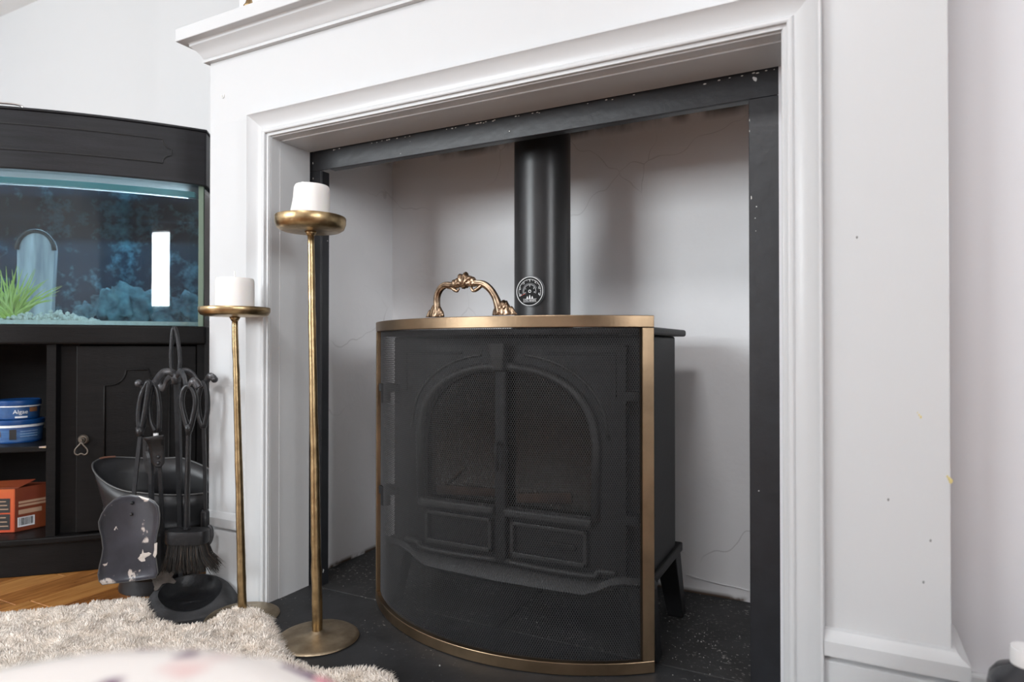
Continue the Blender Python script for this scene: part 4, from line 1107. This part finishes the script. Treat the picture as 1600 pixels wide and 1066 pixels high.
obj('plinth', bow_slab(bmesh.new(), 0.004, .996, .004, WD - .02, 0.0005, .082), BW, cab, bevel=.002)
obj('bottom_board', bow_slab(bmesh.new(), -.002, 1.002, -.006, WD - .01, .082, .100), BW, cab, bevel=.004)
obj('top_ledge', bow_slab(bmesh.new(), -.006, 1.006, -.012, WD, .606, .658), BW, cab, bevel=.006, seg=3)
bm = bmesh.new(); bow_slab(bm, 0.0, .018, .0, WD - .01, .1, .606, 2); obj('side_panel', bm, BW, cab)
bm = bmesh.new(); bow_slab(bm, .982, 1.0, .0, WD - .01, .1, .606, 2); obj('side_panel', bm, BW, cab)
bm = bmesh.new(); bow_slab(bm, .345, .366, .002, WD - .02, .1, .606, 2); obj('divider', bm, BW, cab)
bm = bmesh.new(); bow_slab(bm, .302, .345, .030, WD - .02, .1, .606, 2); obj('stile', bm, BW, cab)
bm = bmesh.new(); bow_slab(bm, .366, .982, .045, WD - .02, .318, .333); obj('shelf', bm, BW, cab, bevel=.002)
obj('back_panel', prism(bmesh.new(), [T(.01, WD - .015, .09, False), T(.99, WD - .015, .09, False), T(.99, WD - .005, .09, False), T(.01, WD - .005, .09, False)], (0, 0, .52)), BW, cab)
dr_ = obj('door', bow_slab(bmesh.new(), .021, .300, .004, .022, .104, .602, 12, False), BW, cab, bevel=.002)
# routed arch-topped panel line on the door
def surf(pts, off=-.004 + .003): return [T(s, off, z) for s, z in pts]
arch = [(.235, .135), (.235, .50)]
arch += [(.235 - .045 + .045 * math.cos(a), .50 + .0 + .045 * math.sin(a) - 0) for a in []]
for k in range(7): a = math.radians(90 * k / 6); arch.append((.235 - .040 * math.sin(a), .50 + .040 * (1 - math.cos(a))))
arch += [(.188, .545), (.188, .545)]
arch2 = [(.235, .14), (.235, .494), (.222, .496)] + [(.222 - .036 * math.sin(math.radians(15 * k)), .496 + .040 * (1 - math.cos(math.radians(15 * k)))) for k in range(1, 7)] + [(.180, .537)]
mir = [(.302 - s + .018, z) for s, z in arch2][::-1]
full = arch2 + mir + [arch2[0]]
obj('panel_moulding', tube(bmesh.new(), [T(s, .0035, z) for s, z in full], .0032, 6), BW, dr_, smooth=True)
# pull: rosette with heart drop
rc = T(.281, -.002, .352)
rn = OS
bm = bmesh.new()
for (r, h0, h1) in ((.0135, 0, .004), (.008, .004, .009), (.0045, .009, .015)):
    tube(bm, [rc + rn * h0, rc + rn * h1], [r, r * .8], 18)
pl_ = obj('pull', bm, M['oldbrass'], dr_, smooth=False)
hrt = [(0, -.006), (-.006, -.014), (-.014, -.024), (-.015, -.034), (-.008, -.039), (0, -.035), (.008, -.039), (.015, -.034), (.014, -.024), (.006, -.014), (0, -.006)]
obj('drop_ring', tube(bmesh.new(), spline([rc + rn * .012 - US * u + V((0, 0, v)) for u, v in hrt], 3), .0022, 8), M['oldbrass'], pl_, smooth=True)

# aquarium
aq = thing('aquarium', 'bow-fronted glass aquarium with black oak hood on the cabinet', 'aquarium', T(.5, 0, .658))
GZ0, GZ1 = .6585, 1.066
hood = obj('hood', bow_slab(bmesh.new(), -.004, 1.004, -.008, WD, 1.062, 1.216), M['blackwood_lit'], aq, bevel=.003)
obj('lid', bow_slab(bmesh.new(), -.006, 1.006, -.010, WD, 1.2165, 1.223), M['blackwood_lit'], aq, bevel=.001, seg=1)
grv = [(.55, 1.179), (.40, 1.1785), (.25, 1.1785), (.100, 1.1785), (.100, 1.176)] + [(.080 + .020 * math.cos(math.radians(15 * k)) * 1.0, 1.176 - .022 * math.sin(math.radians(15 * k))) for k in range(1, 6)] + [(.0795, 1.153), (.0795, 1.137)] + [(.080 + .020 * math.sin(math.radians(15 * k)), 1.115 + .020 * math.cos(math.radians(15 * k))) for k in range(1, 7)] + [(.101, 1.1125), (.25, 1.1120), (.40, 1.1120), (.55, 1.1115)]
def resample(p, step=.012):
    o_ = []
    for (a, b), (c, d) in zip(p[:-1], p[1:]):
        n_ = max(1, int(math.hypot(c - a, d - b) / step)); o_ += [(a + (c - a) * k / n_, b + (d - b) * k / n_) for k in range(n_)]
    return o_ + [p[-1]]
grv = resample(grv)
obj('panel_groove', tube(bmesh.new(), [T(s, -.0080, z) for s, z in grv], .0016, 6), M['groove'], hood)
obj('panel_edge', tube(bmesh.new(), [T(s - .001, -.0080, z - .0024) for s, z in grv], .0009, 6), M['blackwood_lit'], hood)
# lifting handle on the lid
obj('lid_handle', tube(bmesh.new(), spline([T(.55, .012, 1.236), T(.48, .012, 1.2365), T(.445, .012, 1.236), T(.430, .012, 1.232), T(.425, .012, 1.224)]), .0028, 8), M['chrome'], aq, smooth=True, label='thin chrome handle')
# glass
obj('front_pane', bow_slab(bmesh.new(), .006, .994, .010, .014, GZ0, GZ1, 24, False), M['tankglass'], aq)
bm = bmesh.new(); prism(bm, [T(.004, .014, GZ0, False), T(.004, WD - .02, GZ0, False), T(.008, WD - .02, GZ0, False), T(.008, .014, GZ0, False)], (0, 0, GZ1 - GZ0)); obj('side_pane', fix(bm), M['tankglass'], aq)
bm = bmesh.new(); prism(bm, [T(.992, .014, GZ0, False), T(.992, WD - .02, GZ0, False), T(.996, WD - .02, GZ0, False), T(.996, .014, GZ0, False)], (0, 0, GZ1 - GZ0)); obj('side_pane', fix(bm), M['tankglass'], aq)
for s in (.009, .985):
    obj('corner_seal', bow_slab(bmesh.new(), s - .003, s + .009, .0095, .020, GZ0, GZ1, 2, False), M['seal'], aq, label='pale green glass corner')
bp_ = bmesh.new(); prism(bp_, [T(-.0, WD - .030, GZ0, False), T(1.0, WD - .030, GZ0, False), T(1.0, WD - .022, GZ0, False), T(-.0, WD - .022, GZ0, False)], (0, 0, GZ1 - GZ0)); obj('back_sheet', fix(bp_), M['poster'], aq, label='blue underwater scene print')
# inner trim and light tube
obj('inner_trim', bow_slab(bmesh.new(), .03, .97, .020, .036, 1.030, 1.046, 20, False), mat('teal_inner_brace', (.05, .22, .25), .3), aq)
obj('water', bow_slab(bmesh.new(), .010, .990, .0150, WD - .032, GZ0 + .001, 1.024, 24), M['water'], aq)
lamp = obj('lamp_tube', tube(bmesh.new(), [T(.1, .20, 1.052, False), T(.9, .20, 1.052, False)], .008, 12), mat('lamp_tube_lit', (.8, .9, 1), .3, emis=((.70, .88, 1.0), 38)), aq)
ar = thing('arched_shape', 'pale arched shape with dark rim inside the aquarium behind the green plant', 'ornament', T(.45, .12, GZ0))  # pale arched slab with dark rim, standing in the tank
ap = [(.53, .675), (.53, .88)] + [(.482 + .048 * math.cos(math.radians(180 * k / 12)), .88 + .055 * math.sin(math.radians(180 * k / 12))) for k in range(1, 12)] + [(.434, .88), (.442, .675)]
M['arch'] = mat('grey_white_arch', (.80, .80, .84), .25, col2=(.28, .29, .34), vscale=5, stretch=(6, 6, .8))
bm = bmesh.new(); prism(bm, [T(s, .115, z, False) for s, z in ap], OS * -.02); obj('slab', fix(bm), M['arch'], ar)
obj('rim', tube(bmesh.new(), [T(s, .113, z, False) for s, z in ap[1:-1]], .006, 8), M['bottle'], ar, smooth=True)

# gravel, rocks, plant
gv = np.random.RandomState(3); bm = bmesh.new()
bow_slab(bm, .014, .986, .018, WD - .034, GZ0 + .001, GZ0 + .012)
gb = tag(obj('gravel_bed', bm, M['pebble'], kind='stuff'), 'pale gravel bed on the aquarium floor', 'gravel')
bm = bmesh.new()
for i in range(420):
    s = gv.uniform(.27, .62); d = gv.uniform(.024, .10); r = gv.uniform(.003, .007)
    hgt = .030 * max(0, 1 - abs(s - .38) / .11)
    bmesh.ops.create_icosphere(bm, subdivisions=1, radius=r, matrix=Matrix.Translation(T(s, d, GZ0 + .011 + gv.uniform(0, 1) * hgt)))
tag(obj('gravel_heap', bm, M['pebble'], kind='stuff'), 'heap of whitish stones at the foot of the green plant in the tank', 'gravel')
def lump(c, r, seed, amp=.5):
    bm = bmesh.new(); bmesh.ops.create_icosphere(bm, subdivisions=4, radius=1)
    for v in bm.verts:
        p = v.co.copy(); k = 1 + amp * noise.noise(p * 1.6 + V((seed, 0, 0))) + .35 * amp * noise.noise(p * 4.5 + V((0, seed, 0))) + .25 * amp * noise.noise(p * 10 + V((0, 0, seed)))
        v.co = V((p.x * r[0] * k, p.y * r[1] * k, p.z * r[2] * k))
    bmesh.ops.rotate(bm, verts=bm.verts, cent=(0, 0, 0), matrix=Matrix.Rotation(seed * 1.3, 3, 'Z'))
    bmesh.ops.translate(bm, verts=bm.verts, vec=c); return bm
rocks = [(.055, .15, .045, .035), (.10, .22, .05, .05), (.17, .16, .055, .05), (.23, .12, .055, .062), (.19, .28, .05, .06), (.29, .20, .045, .055), (.33, .13, .028, .030), (.12, .10, .035, .030)]
rl = ['low rounded coral rock at the right end of the tank', 'coral rock second from the right end, behind the small low rock', 'coral rock between the tallest rock and the right end of the tank', 'tallest pale teal coral rock in the middle of the tank', 'coral rock at the back of the tank behind the tallest one', 'dark coral rock left of the tallest one', 'small coral rock beside the white stones', 'small low coral rock close to the front glass']
for i, ((s, d, r, h_), lb) in enumerate(zip(rocks, rl)):
    o = obj('coral_rock', lump(T(s, d, GZ0 + .012 + h_ * .75), (r, r * .8, h_), i * 3.1 + .7, .62), M['coral'], smooth=True); tag(o, lb, 'rock', 'coral rocks in the aquarium')
pt = thing('aquarium_plant', 'bright green spiky plastic plant at the left of the aquarium', 'plant', T(.47, .06, GZ0 + .02))
pr_ = random.Random(5)
for i in range(72):
    base = T(.475 + pr_.uniform(-.02, .02), .06 + pr_.uniform(-.02, .02), GZ0 + .018)
    ang = pr_.uniform(-1.45, 1.45); L_ = pr_.uniform(.08, .145); az = pr_.uniform(-.6, .6)
    ux = -US * math.cos(az) + OS * math.sin(az)
    bend = pr_.uniform(.25, .9)
    pts = []
    for k in range(7):
        t = k / 6; a = ang * (.55 + bend * t); 
        pts.append((t, a))
    p = base.copy(); path = [p.copy()]
    for k in range(6):
        a = pts[k][1]; p = p + (ux * math.sin(a) + V((0, 0, 1)) * math.cos(a)) * (L_ / 6); p.z = max(p.z, GZ0 + .014); path.append(p.copy())
    bm = bmesh.new(); side = (OS.cross(path[-1] - path[0])).normalized() if (path[-1] - path[0]).length else US
    W_ = .0030; vs = []
    for k, q in enumerate(path):
        ww = W_ * (1 - (k / 6) ** 2 * .9); vs.append((bm.verts.new(q + side * ww), bm.verts.new(q + OS * .0007), bm.verts.new(q - side * ww)))
    for k in range(6):
        for j in range(2): bm.faces.new((vs[k][j], vs[k][j + 1], vs[k + 1][j + 1], vs[k + 1][j]))
    obj('leaf', bm, M['leaf'], pt)

# tins, box and leaflet in the open side of the cabinet
def tin(name, label, c, r, h, body, lidh):
    t = thing(name, label, 'tin', c, 'fish food tins on the cabinet shelf')
    obj('tub', lathe(bmesh.new(), c, [(r * .86, 0), (r * .90, .002), (r * .955, h - lidh)], 40), body, t, autosmooth=40)
    obj('lid', lathe(bmesh.new(), c, [(r * .99, h - lidh), (r, h - lidh + .001), (r * .99, h - .002), (r * .93, h), (r * .90, h - .0015), (.001, h - .0015)], 40), M['tin_blue'], t, autosmooth=40)
    obj('base_rim', lathe(bmesh.new(), c, [(r * .89, .0), (r * .91, .003), (r * .90, .006)], 40), M['tin_blue'], t, autosmooth=40)
    return t
def wrap(c, r, a0, a1, z0, z1, n=10):
    """curved label patch around the tin, angle measured from the viewer's direction"""
    vd = math.atan2(EYE.y - c[1], EYE.x - c[0]); bm = bmesh.new(); L_ = []
    for i in range(n + 1):
        a = vd + math.radians(a0 + (a1 - a0) * i / n); d_ = V((math.cos(a), math.sin(a), 0))
        L_.append([bm.verts.new(V((c[0], c[1], z)) + d_ * rr) for rr, z in ((r, z0), (r, z1), (r + .0006, z1), (r + .0006, z0))])
    for i in range(n):
        for j in range(4): bm.faces.new((L_[i][j], L_[i][(j + 1) % 4], L_[i + 1][(j + 1) % 4], L_[i + 1][j]))
    bm.faces.new(L_[0]); bm.faces.new(L_[-1][::-1]); return fix(bm)
tc1 = at(27, 684, 1.83); tc1 = V((tc1.x, tc1.y, .3335))
t1 = tin('fish_food_tin', 'wider blue fish food tin with white stripe, lower one of the two', tc1, .064, .064, M['tin_body2'], .014)
obj('label_stripe', wrap(tc1, .0612, -85, 85, .3335 + .043, .3335 + .0495, 24), M['label_white'], t1)
obj('label_mark', wrap(tc1, .0600, -2, -17, .3335 + .010, .3335 + .038, 5), M['label_black'], t1)
for k in range(3): obj('label_line', wrap(tc1, .0600, 6, 48, .3335 + .017 + k * .007, .3335 + .0185 + k * .007, 8), mat('pale_blue_print', (.3, .42, .62), .5) if 'pale_blue_print' not in bpy.data.materials else bpy.data.materials['pale_blue_print'], t1)
obj('fish_print', wrap(tc1, .0600, -55, -38, .3335 + .018, .3335 + .034, 5), M['label_brown'], t1)
tc2 = tc1 + V((0, 0, .0645)) + RT * .002
t2 = tin('fish_food_tin', 'smaller blue fish food tin lettered Algae, stacked on the wider tin', tc2, .0545, .053, M['tin_body'], .014)
obj('label_stripe', wrap(tc2, .0525, -85, 85, tc2.z + .0345, tc2.z + .0375, 24), M['label_white'], t2)
obj('fish_print', wrap(tc2, .0510, 30, 56, tc2.z + .020, tc2.z + .032, 8), M['label_brown'], t2)
obj('label_band', wrap(tc2, .0505, -8, 24, tc2.z + .004, tc2.z + .0085, 8), M['label_white'], t2)
tb = text_bm('Algae', .0155, .0004); vdz = V((EYE.x - tc2.x, EYE.y - tc2.y, 0)).normalized()
Rr = .0528
tx = V((-vdz.y, vdz.x, 0))
for v in tb.verts:
    a = v.co.x / Rr + .10; zz = v.co.y; dpt = v.co.z
    rr = Rr + dpt + .0002; v.co = V((tc2.x, tc2.y, tc2.z + .0205 + zz)) + vdz * (rr * math.cos(a)) + tx * (rr * math.sin(a))
obj('lettering', tb, M['label_white'], t2)
# cardboard box
bc = at(31, 818, 1.80); bz = .1005
fx = (RT * .97 + V((FW.x, FW.y, 0)) * .25); 
cb = thing('cardboard_box', 'red and orange printed cardboard box on the bottom board of the cabinet', 'box', V((bc.x, bc.y, bz)))
cnr = at(22, 822, 1.735); cnr = V((cnr.x, cnr.y, bz))
l_dir = (-RT * .93 - V((FW.x, FW.y, 0)) * .12).normalized(); r_dir = (RT * .50 + V((FW.x, FW.y, 0)) * .87).normalized(); r_dir = V((-l_dir.y, l_dir.x, 0)); r_dir = r_dir if r_dir.dot(FW) > 0 else -r_dir
r_dir = (r_dir + RT * .72).normalized()
Wb, Lb, Hb = .13, .110, .118
pts = [cnr, cnr + l_dir * Wb, cnr + l_dir * Wb + r_dir * Lb, cnr + r_dir * Lb]
bm = bmesh.new(); prism(bm, pts, (0, 0, Hb)); fix(bm)
bm.normal_update()
for f in bm.faces:
    f.material_index = 0 if f.normal.dot((cnr - (cnr + r_dir)).normalized()) > .75 else 1
obj('carton', bm, [M['box_red'], M['box_side']], cb, bevel=.0015, seg=1)
bm = bmesh.new(); prism(bm, [cnr + V((0, 0, Hb)) + r_dir * .01, cnr + l_dir * Wb + V((0, 0, Hb)) + r_dir * .01, cnr + l_dir * Wb + V((0, 0, Hb + .012)) + r_dir * .05, cnr + V((0, 0, Hb + .016)) + r_dir * .05], (0, 0, .0012)); obj('flap', fix(bm), M['box_side'], cb)
nl = V((l_dir.y, -l_dir.x, 0)); nl = nl if nl.dot(FW) < 0 else -nl
nr = V((r_dir.y, -r_dir.x, 0)); nr = nr if nr.dot(RT) > 0 else -nr
def face_quad(o_, ud, n_, u0, u1, z0, z1, m, name, parent):
    bm = bmesh.new(); prism(bm, [o_ + ud * u0 + V((0, 0, z0)), o_ + ud * u1 + V((0, 0, z0)), o_ + ud * u1 + V((0, 0, z1)), o_ + ud * u0 + V((0, 0, z1))], n_ * .0006); return obj(name, fix(bm), m, parent)
for (z0, z1) in ((.008, .050), (.054, .092)):
    pn = face_quad(cnr, l_dir, nl, .010, .11, z0, z1, M['label_black'], 'text_panel', cb)
    for k in range(3):
        zz = z0 + (z1 - z0) * (.22 + .27 * k); face_quad(cnr + nl * .0007, l_dir, nl, .014 + .003 * k, .10, zz, zz + .0022, M['box_text'], 'text_line', pn)
for (u0, u1, z0, z1) in ((.010, .095, .075, .081), (.010, .100, .066, .072), (.010, .065, .046, .058)): face_quad(cnr, r_dir, nr, u0, u1, z0, z1, M['box_text'], 'text_line', cb)
bcd = face_quad(cnr, r_dir, nr, .008, .048, .012, .038, M['label_white'], 'barcode', cb)
bm = bmesh.new(); u = .011; rb = random.Random(2)
while u < .045:
    ww = rb.choice((.0006, .001, .0016)); prism(bm, [cnr + nr * .0008 + r_dir * a + V((0, 0, z)) for a, z in ((u, .016), (u + ww, .016), (u + ww, .036), (u, .036))], nr * .0003); u += ww + rb.choice((.0007, .0012))
obj('bars', fix(bm), M['label_black'], bcd, kind='stuff')
# leaflet lying on the shelf
lf = ground(61, 700, .3335)
bm = bmesh.new(); prism(bm, [lf, lf + RT * .018, lf + RT * .024 + V((FW.x, FW.y, 0)) * .03, lf + RT * .006 + V((FW.x, FW.y, 0)) * .04], (0, 0, .003))
tag(obj('folded_leaflet', fix(bm), M['leaflet']), 'small yellow and dark leaflet lying at the shelf end beside the blue tins', 'leaflet')

# ------------------------------------------------------------------ bottle by the right skirting
bt = V((.200, 1.0, 0)); 
bo = thing('cleaner_bottle', 'dark smoky bottle with a white cap on the floor by the right skirting', 'bottle', bt)
obj('bottle_body', lathe(bmesh.new(), bt, [(.040, .0005), (.042, .004), (.042, .178), (.040, .190), (.033, .200), (.020, .206), (.018, .210)], 40), M['bottle'], bo, autosmooth=50)
obj('cap', lathe(bmesh.new(), bt, [(.0185, .2085), (.0185, .227), (.0175, .2295), (.001, .230)], 32), M['capwhite'], bo, autosmooth=40)

# ------------------------------------------------------------------ sheepskin rug
EDGE = [(-120, 975), (-40, 962), (0, 957), (60, 950), (130, 941), (185, 935), (205, 930), (232, 931), (243, 940), (238, 950), (244, 962), (285, 972), (320, 969), (338, 958), (352, 949), (372, 944), (395, 944), (412, 950), (424, 962), (432, 980), (438, 996), (446, 1012), (462, 1026), (486, 1037), (512, 1041), (545, 1038), (575, 1038), (600, 1043), (616, 1052), (628, 1066), (640, 1095), (640, 1200), (600, 1400), (300, 1600), (-300, 1500), (-500, 1150)]
ep = np.array([[q.x, q.y] for q in (ground(x, y, .026) for x, y in EDGE)])
def poly_info(pts):
    """inside mask and distance to outline"""
    x, y = pts[:, 0], pts[:, 1]; ins = np.zeros(len(pts), bool); dist = np.full(len(pts), 9.)
    n = len(ep)
    for i in range(n):
        a, b = ep[i], ep[(i + 1) % n]
        c = ((a[1] > y) != (b[1] > y)) & (x < (b[0] - a[0]) * (y - a[1]) / (b[1] - a[1] + 1e-12) + a[0]); ins ^= c
        ab = b - a; t = np.clip(((pts - a) @ ab) / (ab @ ab), 0, 1); q = a + t[:, None] * ab; dist = np.minimum(dist, np.hypot(*(pts - q).T))
    return ins, dist
mn, mx_ = ep.min(0) - .02, ep.max(0) + .02
def rug_h(pts, dist, ins):
    nz = np.array([noise.noise(V((p[0] * 14, p[1] * 14, 0))) + .6 * noise.noise(V((p[0] * 38, p[1] * 38, 4))) for p in pts])
    e = np.clip(dist / .03, 0, 1); e = np.sqrt(1 - (1 - e) ** 2)
    return np.where(ins, .005 + e * (.019 + .006 * nz), .005)
G = .009
gx = np.arange(mn[0], mx_[0], G); gy = np.arange(mn[1], mx_[1], G)
GX, GY = np.meshgrid(gx, gy, indexing='ij'); gp = np.stack([GX.ravel(), GY.ravel()], 1)
ins, dist = poly_info(gp); hh = rug_h(gp, dist, ins)
idx = np.arange(len(gp)).reshape(GX.shape); q = np.stack([idx[:-1, :-1], idx[1:, :-1], idx[1:, 1:], idx[:-1, 1:]], -1).reshape(-1, 4)
keep = ins[q].all(1); q = q[keep]; used, inv = np.unique(q, return_inverse=True)
rc_ = ground(200, 1000)
rg_t = thing('sheepskin_rug', 'cream shaggy sheepskin rug lying over the wooden floor and the hearth edge', 'rug', (rc_.x, rc_.y, .004))
np_obj('hide', np.c_[gp[used], hh[used]], inv.reshape(-1, 4), M['rug'], rg_t, smooth=True)
rs_ = np.random.RandomState(9)
NT = 250000
cand = np.c_[rs_.uniform(mn[0], mx_[0], NT), rs_.uniform(mn[1], mx_[1], NT)]
dfw = cand[:, 0] * FW.x + cand[:, 1] * FW.y; lat = cand[:, 0] * RT.x + cand[:, 1] * RT.y
vis = (dfw > .62) & (lat / np.maximum(dfw, .01) > -1.15) & (lat / np.maximum(dfw, .01) < 0.0)
cand = cand[vis]
ins, dist = poly_info(cand); cand = cand[ins]; dist = dist[ins]
if len(cand) > 110000: cand = cand[:110000]; dist = dist[:110000]
h0 = rug_h(cand, dist, np.ones(len(cand), bool)) - .004
n = len(cand)
# outward lean at the border, clumped flow inside
fl1 = np.array([noise.noise(V((p[0] * 45, p[1] * 45, 1.5))) for p in cand]); fl2 = np.array([noise.noise(V((p[0] * 45, p[1] * 45, 7.5))) for p in cand])
lean = np.stack([fl1, fl2], 1) * 1.5 + rs_.normal(0, .22, (n, 2))
ln = .013 * rs_.uniform(.7, 1.25, n)
eps = .004
dxp = poly_info(cand + [eps, 0])[1]; dyp = poly_info(cand + [0, eps])[1]
gr = np.stack([(dist - dxp), (dist - dyp)], 1) / eps
lean += gr * (np.clip(1 - dist / .022, 0, 1) * 1.1)[:, None]
up = np.ones(n)
dirv = np.c_[lean, up]; dirv /= np.linalg.norm(dirv, axis=1)[:, None]
b0 = np.c_[cand, h0]; mid = b0 + dirv * (ln * .55)[:, None]; tipv = mid + (dirv * .6 + np.c_[lean * .9, np.zeros(n)] * .5) * (ln * .5)[:, None]
tipv[:, 2] = np.maximum(tipv[:, 2], .006)
wv = .0011
V_ = np.empty((n, 9, 3)); angs = rs_.uniform(0, 2 * PI, n)
for k, (P_, s_) in enumerate(((b0, 1.0), (mid, 1.15), (tipv, .25))):
    for j in range(3):
        a = angs + j * 2 * PI / 3; V_[:, k * 3 + j] = P_ + np.c_[np.cos(a), np.sin(a), np.zeros(n)] * (wv * s_)
ix = np.arange(n)[:, None] * 9
F_ = np.concatenate([ix + np.array(qd) for e in (0, 3) for qd in ((e, e + 1, e + 4, e + 3), (e + 1, e + 2, e + 5, e + 4), (e + 2, e, e + 3, e + 5))])
np_obj('pile', V_.reshape(-1, 3), F_, M['rug'], rg_t, kind='stuff', smooth=True)

# ------------------------------------------------------------------ floral pouffe close to the camera
pc = EYE + RT * -.196 + V((FW.x, FW.y, 0)).normalized() * .231; pc.z = 0
po = thing('floral_pouffe', 'round white pouffe with blurred floral print at the lower left, closest to the viewer', 'pouffe', pc)
RP = .154; ZTOP = .430
bm = bmesh.new(); prof = [(RP * .93, .001), (RP * .97, .02), (RP * .99, .10), (RP, .25), (RP * .995, ZTOP - .045), (RP * .985, ZTOP - .030)]
obj('side_cover', lathe(bm, pc, prof, 64), M['floral_side'], po, smooth=True)
prof = [(RP * .985, ZTOP - .030), (RP * .992, ZTOP - .022), (RP * .97, ZTOP - .011), (RP * .90, ZTOP - .002), (RP * .75, ZTOP + .003), (RP * .4, ZTOP + .006), (.001, ZTOP + .007)]
obj('top_cover', lathe(bmesh.new(), pc, prof, 72), M['floral'], po, smooth=True)
def pipe(a0, a1, r, m, lb=None):
    pts = [pc + (RT * math.cos(math.radians(a0 + (a1 - a0) * k / 24)) + V((FW.x, FW.y, 0)).normalized() * math.sin(math.radians(a0 + (a1 - a0) * k / 24))) * (RP * .972) + V((0, 0, ZTOP - .0145)) for k in range(25)]
    obj('piping', tube(bmesh.new(), pts, r, 8), m, po, smooth=True, label=lb)
M['pp'] = mat('pink_print', (0.60, 0.27, 0.31), .8); M['pu'] = mat('purple_print', (0.13, 0.07, 0.14), .8); M['pw'] = mat('white_print_cloth', (0.80, 0.76, 0.73), .8)
M['pd'] = mat('dark_slate_print', (0.07, 0.09, 0.11), .8); M['pg'] = mat('dull_green_print', (0.10, 0.17, 0.14), .8)
pipe(38, 53, .0065, M['pp'], 'pink stretch of the edging'); pipe(53, 64, .0055, M['pu'], 'purple stretch of the edging'); pipe(64, 70, .0065, M['pw'], 'white stretch of the edging')
pipe(70, 112, .0028, M['pd'], 'dark stretch of the edging'); pipe(112, 145, .0085, M['pg'], 'green stretch of the edging'); pipe(145, 260, .005, M['piping']); pipe(260, 398, .005, M['piping'])
